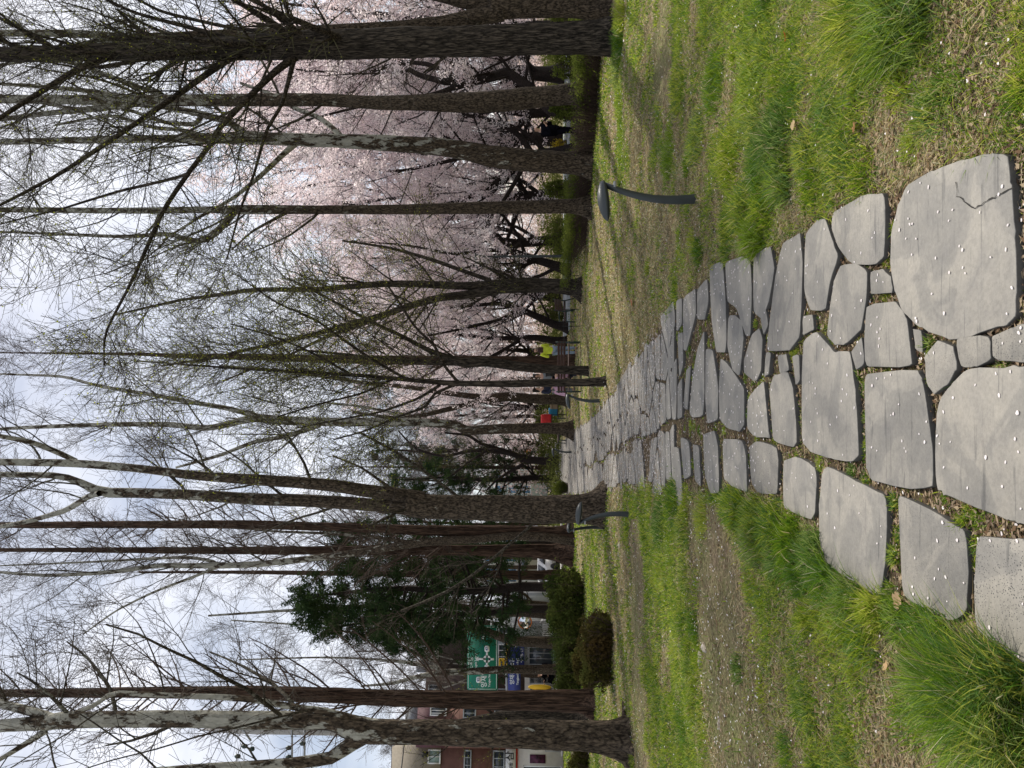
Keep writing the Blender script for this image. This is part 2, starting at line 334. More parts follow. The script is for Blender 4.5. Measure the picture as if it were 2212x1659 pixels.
    lt = N.new('ShaderNodeMath'); lt.operation = 'LESS_THAN'; Lk(v.outputs['Distance'], lt.inputs[0]); Lk(ml.outputs[0], lt.inputs[1])
    pm = N.new('ShaderNodeMath'); pm.operation = 'MULTIPLY'; Lk(lt.outputs[0], pm.inputs[0]); Lk(sp.outputs[1], pm.inputs[1])
    pit = N.new('ShaderNodeMixRGB'); pit.inputs[2].default_value = (.05, .05, .05, 1); Lk(pm.outputs[0], pit.inputs[0]); Lk(br.outputs[0], pit.inputs[1])
    Lk(pit.outputs[0], b.inputs['Base Color'])
    sb = N.new('ShaderNodeMath'); sb.operation = 'SUBTRACT'; Lk(n3.outputs['Fac'], sb.inputs[0]); Lk(pm.outputs[0], sb.inputs[1])
    ad = N.new('ShaderNodeMath'); ad.operation = 'MULTIPLY_ADD'; ad.inputs[1].default_value = .25; Lk(n2.outputs['Fac'], ad.inputs[0]); Lk(sb.outputs[0], ad.inputs[2])
    bp = N.new('ShaderNodeBump'); bp.inputs['Strength'].default_value = .28; bp.inputs['Distance'].default_value = .008; Lk(ad.outputs[0], bp.inputs['Height']); Lk(bp.outputs[0], b.inputs['Normal'])
    return mt
M_STONE = stone_mat()

# ---------------------------------------------------------------- path corridor
RE = np.array([G(*p)[:2] for p in [(2300, 300), (2212, 325), (1965, 395), (1875, 420), (1790, 470), (1735, 502), (1672, 530), (1604, 553), (1567, 565), (1535, 590), (1500, 620), (1461, 666), (1420, 715), (1380, 770), (1330, 845), (1290, 893), (1260, 918), (1235, 938), (1215, 955), (1200, 978), (1190, 1000), (1185, 1010)]])
LE = np.array([G(*p)[:2] for p in [(2300, 1480), (2212, 1420), (2100, 1340), (1905, 1290), (1779, 1170), (1760, 1120), (1690, 1075), (1540, 1066), (1470, 1060), (1400, 1048), (1350, 1046), (1310, 1055), (1260, 1066), (1235, 1068), (1215, 1068), (1200, 1068), (1190, 1066), (1185, 1062)]])
def corr(y): return np.interp(y, LE[:, 1], LE[:, 0]), np.interp(y, RE[:, 1], RE[:, 0])
def inpath(x, y, m=0.0):
    l, r = corr(y); return (x > l - m) & (x < r + m) & (y < 92)
def gz(x, y):
    l, r = corr(y); dd = np.maximum(l - x, x - r)
    off = np.clip(dd / .5, 0, 1)
    return -.006 * (1 - np.clip(dd / .12 + 1, 0, 1)) * (y < 92) + off * ((vn(x, y, .35, 1) - .4) * .035 + (vn(x, y, 1.3, 2) - .5) * .07 * np.clip(dd / 1.5, 0, 1)) + .012 * off + (vn(x, y, .09, 3) - .5) * .012

def axis(lo, hi, d0, g):
    a = [0.0]; s = d0
    while a[-1] < hi: a.append(a[-1] + s); s *= g
    b = [0.0]; s = d0
    while b[-1] > lo: b.append(b[-1] - s); s *= g
    return np.array(sorted(set(a + b)))
xs = axis(-900, 900, .05, 1.018); ys = np.concatenate([np.arange(-14, 1.5, 1.), 1.5 + axis(0, 1500, .045, 1.012)[0:]])
XX, YY = np.meshgrid(xs, ys, indexing='ij'); ZZ = gz(XX, YY) * np.clip((90 - np.hypot(XX, YY)) / 30, 0, 1)
nx, ny = XX.shape
idx = np.arange(nx * ny).reshape(nx, ny)
Q = np.stack([idx[:-1, :-1], idx[1:, :-1], idx[1:, 1:], idx[:-1, 1:]], -1).reshape(-1, 4)
ground = mk('ground', np.stack([XX, YY, ZZ], -1).reshape(-1, 3), Q, mat=M_GROUND, smooth=True, colors=np.repeat(np.clip(inpath(XX, YY, .02) * .9, 0, 1).reshape(-1, 1).astype(float), 3, 1)); ground['kind'] = 'structure'

# ---------------------------------------------------------------- flagstones
ST = [  # traced outlines of the near slabs
 ([(2189,337),(2196,397),(2206,506),(2209,638),(2206,684),(2186,701),(2126,717),(2067,731),(2001,707),(1961,671),(1945,631),(1935,572),(1936,506),(1951,446),(1971,400),(2027,370),(2093,348),(2153,335)],1.03,0),
 ([(1809,460),(1875,423),(1918,418),(1923,460),(1920,552),(1905,569),(1852,569),(1822,536),(1806,489)],.97,.25),
 ([(1749,506),(1773,479),(1791,473),(1809,529),(1819,555),(1802,605),(1792,668),(1759,670),(1746,622)],1,0),
 ([(1825,575),(1858,570),(1883,588),(1880,651),(1869,714),(1832,742),(1812,742),(1796,724),(1802,664),(1812,605)],1.02,0),
 ([(1892,587),(1918,585),(1935,598),(1940,631),(1892,635)],.9,0),
 ([(1883,661),(1945,653),(1968,684),(1983,790),(1882,792),(1878,737)],1,.15),
 ([(1697,529),(1736,502),(1741,572),(1738,671),(1734,727),(1713,755),(1663,757),(1673,671),(1683,592)],1.02,.1),
 ([(1743,683),(1763,681),(1766,711),(1743,724)],.9,0),
 ([(1744,737),(1772,717),(1812,764),(1845,760),(1851,803),(1858,856),(1865,982),(1848,995),(1809,990),(1756,972),(1741,952),(1741,839)],1.04,0),
 ([(1850,760),(1872,727),(1876,786),(1860,797)],.9,.2),
 ([(1878,809),(1994,802),(2004,822),(2011,866),(2024,955),(2027,1051),(1961,1051),(1895,1038),(1882,1008),(1880,889)],1.03,0),
 ([(2011,770),(2040,737),(2070,750),(2079,793),(2060,826),(2030,850),(2014,826)],.93,.35),
 ([(2080,733),(2150,727),(2153,776),(2120,789),(2090,789)],.95,.3),
 ([(2158,725),(2212,707),(2270,700),(2270,775),(2212,780),(2160,772)],.9,.8),
 ([(2103,800),(2212,794),(2300,792),(2300,1160),(2212,1124),(2192,1120),(2126,1094),(2053,1067),(2037,1051),(2034,955),(2040,872),(2070,833)],1.05,0),
 ([(1700,995),(1729,988),(1766,1008),(1772,1028),(1769,1107),(1759,1121),(1700,1097)],1.03,0),
 ([(1786,1021),(1796,1008),(1862,1044),(1921,1071),(1926,1104),(1921,1220),(1914,1276),(1905,1289),(1862,1259),(1796,1220),(1779,1170),(1779,1087)],1,.1),
 ([(1951,1071),(2027,1107),(2096,1147),(2103,1203),(2100,1319),(2073,1339),(2027,1322),(1964,1289),(1958,1187)],.97,.4),
 ([(2126,1163),(2212,1167),(2300,1175),(2300,1500),(2212,1417),(2173,1396),(2125,1362),(2120,1262)],1,1),
 ([(1625,965),(1641,954),(1683,965),(1688,989),(1686,1068),(1643,1063),(1630,1042)],.85,.9),
 ([(1567,947),(1609,952),(1617,984),(1620,1063),(1588,1050),(1569,1034)],1,0),
 ([(1524,939),(1548,931),(1556,965),(1559,1063),(1540,1066),(1528,1026)],1,0),
 ([(1501,960),(1515,965),(1519,1052),(1506,1036)],.93,.4), ([(1474,944),(1493,955),(1497,1026),(1482,1036)],.97,0),
 ([(1454,965),(1471,968),(1481,1089),(1467,1095)],.97,0),
 ([(1572,568),(1604,555),(1627,563),(1630,626),(1627,724),(1617,724),(1598,666),(1577,650)],1,.1),
 ([(1635,552),(1672,533),(1680,581),(1667,652),(1654,689),(1635,674)],1.03,0),
 ([(1538,578),(1567,565),(1573,652),(1575,732),(1572,761),(1553,761),(1543,692)],1,.1),
 ([(1580,684),(1593,682),(1609,695),(1612,732),(1604,811),(1588,798),(1577,745)],.97,0),
 ([(1630,726),(1646,710),(1654,732),(1651,798),(1640,823),(1614,806),(1614,779)],.93,.2),
 ([(1562,774),(1577,787),(1614,838),(1614,917),(1604,931),(1575,922),(1561,906),(1559,838)],1,.1),
 ([(1657,822),(1667,932),(1670,946),(1635,941),(1621,925),(1622,864),(1635,846)],1.03,0),
 ([(1670,838),(1680,811),(1709,806),(1720,838),(1725,890),(1729,954),(1720,965),(1678,952)],1,0),
 ([(1526,713),(1526,785),(1526,864),(1523,896),(1500,902),(1494,890),(1501,811),(1512,753)],.97,0),
 ([(1530,753),(1545,757),(1557,838),(1556,906),(1533,914),(1529,864)],.96,0),
 ([(1511,626),(1532,602),(1535,652),(1527,689),(1511,689)],1.02,0),
 ([(1480,645),(1507,623),(1508,679),(1487,757),(1481,755)],1.02,0),
 ([(1446,684),(1461,666),(1462,705),(1449,729)],1,0), ([(1465,650),(1477,644),(1477,700),(1466,716)],1,0),
 ([(1468,721),(1479,718),(1480,785),(1472,816)],.95,0),
 ([(1662,762),(1672,765),(1668,806),(1659,812)],.9,0), ([(1688,768),(1706,766),(1712,800),(1692,804)],.9,.2), ([(1720,770),(1734,768),(1736,820),(1728,832)],.95,0),
 ([(1984,712),(2000,718),(2005,760),(1990,752)],.85,0),
 ([(1648,668),(1660,665),(1666,700),(1656,722)],.9,0),
 ([(1487,800),(1497,790),(1490,885),(1481,880)],.95,0),([(1468,835),(1478,815),(1478,900),(1468,905)],.95,0),([(1455,800),(1466,770),(1465,905),(1456,905)],1,0),
 ([(1447,760),(1456,735),(1453,800),(1447,830)],1,0),
]
POLYS = [np.array([G(*p)[:2] for p in st[0]]) for st in ST]
TONE = [(st[1], st[2]) for st in ST]
rg = np.random.default_rng(11)
def clip_half(poly, p, nrm):
    res = []
    n = len(poly)
    for i in range(n):
        a, b = poly[i], poly[(i + 1) % n]; da = (a - p) @ nrm; db = (b - p) @ nrm
        if da <= 0: res.append(a)
        if (da < 0 < db) or (db < 0 < da): res.append(a + (b - a) * (da / (da - db)))
    return res
seeds = []
y = 7.0
while y < 90:
    l, r = corr(y); nw = 3 if rg.random() < .6 else 2; off = rg.random()
    for k in range(nw):
        seeds.append((l + (r - l) * (k + .5 + (rg.random() - .5) * .6) / nw, y + (rg.random() - .5) * .16))
    y += rg.uniform(.30, .50)
seeds = np.array(seeds)
def pip(px, py, poly):
    c = np.zeros(px.shape, bool); n = len(poly)
    for i in range(n):
        x1, y1 = poly[i]; x2, y2 = poly[i - 1]
        cond = ((y1 > py) != (y2 > py)) & (px < (x2 - x1) * (py - y1) / (y2 - y1 + 1e-12) + x1)
        c ^= cond
    return c
near_ps = list(POLYS)
for s in seeds:
    if s[1] < 8.25: continue
    poly = [s + np.array(v) for v in ((-1.2, -.8), (1.2, -.8), (1.2, .8), (-1.2, .8))]
    for q in seeds:
        dv = q - s; dist = np.hypot(*dv)
        if 0 < dist < 2: poly = clip_half(poly, s + dv * (.5 - (.016 + .0006 * s[1]) / dist), dv / dist)
        if len(poly) < 3: break
    l, r = corr(s[1]); l2, r2 = corr(s[1] + .4)
    tl = np.array((l2 - l, .4)); tl /= np.hypot(*tl); tr_ = np.array((r2 - r, .4)); tr_ /= np.hypot(*tr_)
    j = rg.uniform(-.1, .12, 2)
    poly = clip_half(poly, np.array((l - j[0], s[1])), np.array((-tl[1], tl[0])))
    if len(poly) > 2: poly = clip_half(poly, np.array((r + j[1], s[1])), np.array((tr_[1], -tr_[0])))
    if len(poly) < 3: continue
    if s[1] < 24:      # the long grassy seam that runs along the path
        sx = l + (r - l) * (.36 + .03 * math.sin(s[1] * 1.7)); sl_ = corr(s[1] + .4); tv = np.array((sl_[0] + (sl_[1] - sl_[0]) * .36 - (l + (r - l) * .36), .4)); tv /= np.hypot(*tv); nv = np.array((tv[1], -tv[0]))
        sg = 1 if s[0] < sx else -1
        poly = clip_half(poly, np.array((sx - sg * .035, s[1])), nv * sg)
        if len(poly) < 3: continue
    poly = clip_half(poly, np.array((s[0], 8.3)), np.array((0, -1.)))
    if len(poly) < 3: continue
    POLYS.append(np.array(poly)); TONE.append((rg.uniform(.93, 1.04), rg.choice([0, 0, 0, .2, .6])))
Vs, Ng, Cs = [], [], []; off = 0
for poly, (tone, pit) in zip(POLYS, TONE):
    A = np.sum(poly[:, 0] * np.roll(poly[:, 1], -1) - poly[:, 1] * np.roll(poly[:, 0], -1))
    if A < 0: poly = poly[::-1]
    p = poly
    for it in range(2 if poly[:, 1].mean() < 14 else 1):
        nn = np.roll(p, -1, 0); q_ = .09 if it == 0 else .22; c1 = p * (1 - q_) + nn * q_; c2 = p * q_ + nn * (1 - q_); p = np.stack([c1, c2], 1).reshape(-1, 2)
    if poly[:, 1].mean() < 14: p = p + rg.normal(size=p.shape) * .0022
    tone = tone * rg.uniform(.90, 1.06)
    c = p.mean(0); n = len(p)
    if poly[:, 1].mean() < 8.3: p = p + (p - c) / np.linalg.norm(p - c, axis=1, keepdims=True) * .006
    top = .022 + rg.uniform(-.001, .001); tx, ty = rg.uniform(-.001, .001, 2)
    d = c - p; dl = np.linalg.norm(d, axis=1, keepdims=True)
    rings = []
    for ins, z in ((0, -.06), (0, top - .003), (.001, top - .0008), (.003, top)):
        pp = p + d / dl * ins; zz = z + (pp[:, 0] - c[0]) * tx + (pp[:, 1] - c[1]) * ty
        rings.append(np.column_stack([pp, zz]))
    Vs.append(np.concatenate(rings)); cc = np.tile((tone, pit, 0.), (4 * n, 1)); cc[:n, 0] = .12; cc[n:2 * n, 0] = .42 * tone; Cs.append(cc)   # joint shade painted into the slab sides, darkest at the foot
    for k in range(3):
        for i in range(n):
            a = off + k * n + i; b_ = off + k * n + (i + 1) % n; Ng.append((a, b_, b_ + n, a + n))
    Ng.append(tuple(off + 3 * n + i for i in range(n))); off += 4 * n
CK = [(2065,392),(2068,423),(2083,434),(2097,446),(2106,450),(2126,436),(2142,430),(2159,420),(2189,407)]
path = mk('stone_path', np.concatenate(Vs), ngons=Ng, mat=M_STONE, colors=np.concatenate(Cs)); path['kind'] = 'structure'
ck = np.array([G(a, b_, .024)[:2] for a, b_ in CK]); ck = np.vstack([ck[i] + (ck[i + 1] - ck[i]) * u for i in range(len(ck) - 1) for u in (0, .33, .66)] + [ck[-1:]]) + rg.normal(size=(3 * len(CK) - 2, 2)) * .0022
cd = np.gradient(ck, axis=0); cn = np.stack([-cd[:, 1], cd[:, 0]], 1); cn /= np.linalg.norm(cn, axis=1)[:, None]; cw = (.0006 + .0022 * rg.random(len(ck)))[:, None]
zt = np.full((len(ck), 1), .0245); V = np.concatenate([np.hstack([ck - cn * cw, zt]), np.hstack([ck + cn * cw, zt])]); n_ = len(ck)
CRACK = (V, np.array([(i, i + 1, n_ + i + 1, n_ + i) for i in range(n_ - 1)]))

# ---------------------------------------------------------------- grass and litter
def blades(px, py, h, w, col, lean=.35, curl=.5, seed=0, base_dark=.55, dirb=None):
    rg = np.random.default_rng(seed); n = len(px)
    z = gz(px, py) - .004
    az = rg.uniform(0, 2 * math.pi, n) if dirb is None else dirb + rg.normal(size=n) * .7
    dx, dy = np.cos(az), np.sin(az)
    wa = rg.uniform(0, 2 * math.pi, n); wx, wy = np.cos(wa), np.sin(wa)
    le = np.abs(rg.normal(size=n)) * lean
    V = np.zeros((n, 7, 3)); 
    for k, t in enumerate((0, .35, .7, 1.0)):
        hor = h * (le * t + curl * t * t * (.4 + le)); ver = h * (t - .28 * curl * t * t * (.5 + le * 1.5))
        cx, cy, cz = px + dx * hor, py + dy * hor, z + np.maximum(ver, .2 * h * t)
        ww = w * (1, .9, .6, 0)[k] * .5
        if k < 3:
            V[:, 2 * k] = np.stack([cx - wx * ww, cy - wy * ww, cz], 1); V[:, 2 * k + 1] = np.stack([cx + wx * ww, cy + wy * ww, cz], 1)
        else: V[:, 6] = np.stack([cx, cy, cz], 1)
    b = (np.arange(n) * 7)[:, None]
    Q = np.concatenate([b + np.array([[0, 1, 3, 2]]), b + np.array([[2, 3, 5, 4]])]); T = b + np.array([[4, 5, 6]])
    C = np.repeat(col, 7, axis=0)
    return V.reshape(-1, 3), Q, T, C
GV, GQ, GT, GC = [], [], [], []; goff = 0
def addgrass(*a, **k):
    global goff
    V, Qd, T, C = blades(*a, **k); GV.append(V); GQ.append(Qd + goff); GT.append(T + goff); GC.append(C); goff += len(V)
def onstone(px, py):
    c = np.zeros(px.shape, bool)
    for p in near_ps:
        mn = p.min(0); mxx = p.max(0); s = (px > mn[0]) & (px < mxx[0]) & (py > mn[1]) & (py < mxx[1])
        if s.any():
            ii = np.where(s)[0]; c[ii] |= pip(px[ii], py[ii], p)
    return c | ((py > 8.25) & inpath(px, py, -.02))
GREENS = np.array([(.14, .24, .015), (.24, .34, .03), (.36, .42, .05), (.08, .17, .02), (.42, .45, .08), (.12, .21, .06), (.28, .36, .10)])
STRAWS = np.array([(.46, .37, .19), (.58, .48, .29), (.34, .26, .13), (.26, .27, .15), (.55, .50, .34)])
def pick(rg, pal, n, lo=.75, hi=1.2): return pal[rg.integers(0, len(pal), n)] * rg.uniform(lo, hi, (n, 1))
def soilf(px, py):
    xi = XH + CH * F / py; yi = H2 - px / py * F; left = px < corr(py)[0]; wob = (vn(px, py, .5, 44) - .5) * 46
    a = np.exp(-((xi + wob - (1552 + (yi - 1300) * .14)) / 48) ** 2 * 1.0) * left * (yi > 1085)
    b = np.exp(-((xi + wob * .3 - 1378 - (yi - 1300) * .03) / 15) ** 2) * left * (yi > 1120)
    c = np.exp(-((xi + wob - (1950 + (yi - 1400) * .5)) / 30) ** 2) * left * (yi > 1330) * .7
    return np.clip(a * 1.25 + b + c, 0, 1), xi
TUFTS = []   # x, y, radius, height, amount
def tuft_px(x, y, rad, h, n): g_ = G(x, y); TUFTS.append((g_[0], g_[1], rad, h, n))
for a in [(1900,25,.22,.17,1700),(1950,70,.16,.13,900),(1980,0,.22,.17,1500),(1880,110,.12,.09,450),
          (1690,300,.20,.12,1100),(1660,360,.17,.11,900),(1700,390,.14,.11,700),(1640,280,.15,.09,500),
          (1610,455,.14,.12,900),(1640,520,.13,.12,800),(1580,480,.13,.09,500),(1660,440,.15,.10,700),
          (1800,250,.16,.07,500),(1830,330,.15,.07,500),(1760,400,.14,.07,500),(1750,330,.13,.08,450),(1870,380,.13,.07,400),
          (1510,300,.25,.09,900),(1470,190,.25,.09,900),(1545,180,.25,.09,900),(1580,340,.22,.09,800),(1450,330,.3,.08,700),(1620,200,.22,.08,700),(1720,200,.16,.07,400),
          (1348,35,.3,.16,700),(1345,85,.3,.16,700),(1335,160,.3,.15,600),(1340,220,.35,.1,500),(1345,300,.4,.08,500),
          (1515,545,.12,.10,350),(1500,520,.12,.08,250),(1570,545,.10,.08,250),
          (1600,1105,.13,.11,800),(1640,1120,.13,.11,800),(1580,1090,.12,.10,500),(1680,1140,.13,.11,900),(1720,1170,.13,.11,900),(1640,1170,.14,.11,800),
          (1770,1200,.12,.10,900),(1800,1250,.13,.11,900),(1740,1230,.14,.10,800),(1690,1200,.14,.10,600),(1850,1290,.11,.10,800),(1900,1310,.10,.09,700),(1830,1330,.13,.09,700),
          (1880,1380,.13,.09,600),(1950,1340,.09,.08,500),(2000,1350,.08,.09,400),(2040,1370,.09,.09,500),
          (2110,1480,.12,.16,1500),(2170,1520,.13,.17,1700),(2200,1470,.10,.16,1200),(2060,1500,.12,.13,1000),(2130,1580,.13,.14,1200),(2220,1600,.14,.16,1200),(2020,1450,.11,.10,700),
          (1460,1090,.25,.10,900),(1430,1130,.25,.10,800),(1480,1140,.2,.09,500),(1520,1120,.18,.08,400),
          (2010,745,.035,.05,150),(1905,640,.03,.02,60),(1720,760,.04,.025,100),(2080,1130,.03,.05,150),(2160,795,.05,.03,160),(1935,1085,.03,.05,160),(1935,1200,.04,.05,220),(1930,1290,.05,.07,260),(1770,1000,.05,.03,200),(1840,1020,.05,.035,220),(1870,1040,.04,.03,160),(2110,1180,.03,.05,140),(1870,900,.03,.03,120),(1872,960,.03,.03,120),(1565,930,.04,.03,140),(1555,1000,.04,.03,140),(1510,930,.05,.03,140),(1500,920,.05,.03,120)]: tuft_px(*a)
rt_ = np.random.default_rng(99)
for i in range(420):
    ty = 2.3 + 9.5 * rt_.random() ** 1.2; tx = (rt_.random() - .5) * ty * 1.05
    if inpath(tx, ty, .06): continue
    if tx > 0 and ty > 6.0 and rt_.random() < .85: continue
    if rt_.random() < soilf(np.array([tx]), np.array([ty]))[0][0] * 1.1: continue
    TUFTS.append((tx, ty, rt_.uniform(.05, .15) * (1 + ty * .06), rt_.uniform(.045, .105), int(rt_.uniform(90, 330))))
for i in range(150):
    ty = rt_.uniform(8.2, 23); l_, r_ = corr(ty); TUFTS.append((l_ + (r_ - l_) * (.36 + .03 * math.sin(ty * 1.7)) + rt_.normal() * .012, ty, rt_.uniform(.03, .08), rt_.uniform(.03, .055), int(rt_.uniform(50, 120))))
for i in range(420):
    ty = rt_.uniform(2.3, 10.5); l_, r_ = corr(ty); tx = l_ + (r_ - l_) * rt_.random()
    if onstone(np.array([tx]), np.array([ty]))[0]: continue
    TUFTS.append((tx, ty, rt_.uniform(.02, .06), rt_.uniform(.014, .034), int(rt_.uniform(60, 180))))
for tx, ty, rad, h, n in TUFTS:
    rg = np.random.default_rng(int(abs(tx * 1000 + ty * 77)) + 5)
    n = int(n * 1.15)
    q = rg.random(n) ** .6 * (1 + .35 * rg.normal(size=n) ** 2 * .5); a = rg.uniform(0, 2 * math.pi, n); px = tx + np.cos(a) * q * rad; py = ty + np.sin(a) * q * rad
    hh = h * (1.75 if n > 800 else 1.5 if n > 450 else 1.2) * rg.uniform(.4, 1.15, n) * (1.05 - .45 * np.minimum(q, 1.4))
    c = pick(rg, GREENS[rg.permutation(7)[:3]], n) ; dry = rg.random(n) < .06; c[dry] = pick(rg, STRAWS, dry.sum())
    wd_ = .0030 + .0007 * ty
    ok = ~onstone(px, py) if rad < .2 else np.ones(n, bool)
    ok = ok | ((q < .12) & (rad > .06))
    addgrass(px[ok], py[ok], hh[ok], np.full(ok.sum(), wd_), c[ok], lean=.28, curl=.75, seed=n, dirb=None)
def field(y0, y1, dens, hs, wfac, seed, xm=None):
    rg = np.random.default_rng(seed)
    w = y1 * .62 + .3
    n = int(dens * (y1 - y0) * 2 * w); px = rg.uniform(-w, w, n); py = rg.uniform(y0, y1, n)
    s = np.abs(px) < py * .56 + .35; px, py = px[s], py[s]
    s = ~onstone(px, py); px, py = px[s], py[s]
    ip = inpath(px, py)
    g1 = vn(px, py, .8, 5) * .5 + vn(px, py, .25, 6) * .5; left = px < corr(py)[0]
    # green share: lush patches, bare soil strip on the left, dry lawn to the right of the path further off
    xi = XH + CH * F / py; yi = H2 - px / py * F
    soil = soilf(px, py)[0] + np.exp(-((xi - 1425) / 22) ** 2) * (yi < 230) * (xi < 1480)
    lawn = (~left) * np.clip((xi - 1640) / -60, 0, 1) * np.clip((yi - 380) / 100, 0, 1)
    lush = np.exp(-((xi - 1460) / 55) ** 2) * left * (yi > 1120)
    gs = np.clip(.46 + (g1 - .5) * 2.1 + .5 * lush - .50 * lawn - .5 * soil, .06, .93)
    green = rg.random(len(px)) < gs
    keep = rg.random(len(px)) < np.clip(.55 + .6 * g1 + .3 * lawn - 1.15 * soil + .3 * lush, .03, 1) * np.where(ip, .55, 1)
    px, py, green, ip, lawn, g1 = px[keep], py[keep], green[keep], ip[keep], lawn[keep], g1[keep]; n = len(px)
    c = np.where(green[:, None], pick(rg, GREENS, n), pick(rg, STRAWS, n, .7, 1.15))
    h = rg.uniform(hs[0], hs[1], n) * np.where(green, 1.15 * (.45 + 1.1 * g1), 1.0) * np.where(ip, .45, 1) * (1 - .25 * lawn)
    g_ = green
    for mk_, le, cu in ((g_, .6, .7), (~g_, 1.6, 1.2)):
        addgrass(px[mk_], py[mk_], h[mk_], wfac * (1.25 if le > 1 else 1) * (.0025 + .0007 * py[mk_]) * rg.uniform(.6, 1.3, mk_.sum()), c[mk_], lean=le, curl=cu, seed=seed + 1)
field(2.1, 3.6, 12000, (.012, .045), 1.0, 21)
field(3.6, 5.5, 9000, (.014, .05), 1.0, 22)
field(5.5, 8.5, 5000, (.016, .055), 1.1, 23)
field(8.5, 14, 1900, (.02, .06), 1.4, 24)
field(14, 24, 520, (.025, .08), 1.8, 25)
field(24, 42, 110, (.03, .09), 2.6, 26)
grass = mk('grass', np.concatenate(GV), np.concatenate(GQ), np.concatenate(GT), M_GRASS, colors=np.concatenate(GC))
tag(grass, 'green and straw coloured spring grass in tufts on both sides of the stone path', 'grass', kind='stuff')

def scatter_flat(name, n, y0, y1, size, mat, seed, dens=None, zoff=.045, pathf=1.0):
    rg = np.random.default_rng(seed)
    py = y0 + (y1 - y0) * rg.random(n) ** 1.0; px = (rg.random(n) - .5) * 1.15 * py * 1.02
    ip = inpath(px, py); s = ip | (rg.random(n) < pathf + .55 * soilf(px, py)[0]); px, py, ip = px[s], py[s], ip[s]; n = len(px)
    z = np.where(onstone(px, py), .0255, gz(px, py) + rg.uniform(.004, zoff, n)) 
    z = np.where(ip, np.where(onstone(px, py), .0237, gz(px, py) + .01), z)
    a = rg.uniform(0, 6.28, n); s1 = size * rg.uniform(.6, 1.2, n); s2 = s1 * rg.uniform(.55, .9, n); k = 6
    tl = rg.normal(size=(n, 2)) * np.where(ip, .12, .5)[:, None]
    V = []
    for j in range(k):
        t = j * 2 * math.pi / k; u = np.cos(t) * s1 * .5; v = np.sin(t) * s2 * .5
        dx = u * np.cos(a) - v * np.sin(a); dy = u * np.sin(a) + v * np.cos(a)
        V.append(np.stack([px + dx, py + dy, z + np.abs(dx * tl[:, 0] + dy * tl[:, 1]) + .001], 1))
    V = np.stack(V, 1).reshape(-1, 3)
    b = np.arange(n)[:, None] * k
    return V, np.concatenate([b + np.array([[0, 1, 2, 3]]), b + np.array([[0, 3, 4, 5]])])
A = scatter_flat('p', 650, 2.2, 5, .015, None, 31, pathf=.3); B = scatter_flat('p', 5200, 5, 12, .018, None, 32, pathf=.25); C_ = scatter_flat('p', 14000, 12, 40, .03, None, 33, pathf=.45, zoff=.07)
def on_path(n, y0, y1, size, seed, k=1.0):
    rg = np.random.default_rng(seed); py = y0 + (y1 - y0) * rg.random(n); l, r = corr(py); px = l + (r - l) * rg.uniform(-.06, 1.06, n); a = rg.uniform(0, 3.14, n); s1 = size * rg.uniform(.5, 1.2, n); s2 = s1 * rg.uniform(.3, .8, n); z = np.full(n, .0245) + rg.random(n) * .008
    V = np.stack([np.stack([px + np.cos(a + q) * (s1, s2)[i % 2] * .5, py + np.sin(a + q) * (s1, s2)[i % 2] * .5, z], 1) for i, q in enumerate((0, 1.57, 3.14, 4.71))], 1).reshape(-1, 3)
    return V, np.arange(4 * n).reshape(-1, 4)
D_ = on_path(16000, 9, 60, .034, 34)
V = np.concatenate([A[0], B[0], C_[0], D_[0]]); o1 = len(A[0]); o2 = o1 + len(B[0]); o3 = o2 + len(C_[0])
pet = mk('fallen_petals', V, np.concatenate([A[1], B[1] + o1, C_[1] + o2, D_[1] + o3]), mat=M_PETAL)
tag(pet, 'white cherry petals scattered over the path and the grass', 'petals', kind='stuff')
# brown chips and straw litter
rg = np.random.default_rng(35)
n = 115000; py = 2.2 + 17 * rg.random(n) ** 1.4; px = (rg.random(n) - .5) * 1.12 * py
s = ~onstone(px, py) ; px, py = px[s], py[s]; n = len(px)
a = rg.uniform(0, 6.28, n); ln_ = rg.uniform(.008, .035, n) * (1 + py * .05); wd_ = ln_ * rg.uniform(.12, .5, n); z = gz(px, py) + .003 + rg.random(n) * .01; tz = rg.normal(size=n) * .2
cx, sx = np.cos(a), np.sin(a)
V = np.stack([np.stack([px + cx * ln_ * u - sx * wd_ * v, py + sx * ln_ * u + cx * wd_ * v, z + np.abs(u * tz * ln_)], 1) for u, v in ((-.5, 0), (0, -.5), (.5, 0), (0, .5))], 1).reshape(-1, 3)
col = np.array([(.42, .32, .22), (.20, .13, .08), (.45, .36, .24), (.11, .075, .05), (.26, .2, .15)])[rg.integers(0, 5, n)]
E_ = on_path(15000, 9, 60, .05, 36); col2 = np.array([(.36, .27, .19), (.20, .14, .09), (.45, .36, .27)])[rg.integers(0, 3, 15000)]
lit = mk('leaf_litter', np.concatenate([V, E_[0]]), np.concatenate([np.arange(n * 4).reshape(-1, 4), E_[1] + n * 4]), mat=M_GRASS, colors=np.repeat(np.concatenate([col, col2]), 4, 0))
tag(lit, 'brown chips and dry leaf crumbs lying between the grass and the slabs', 'leaf litter', kind='stuff')
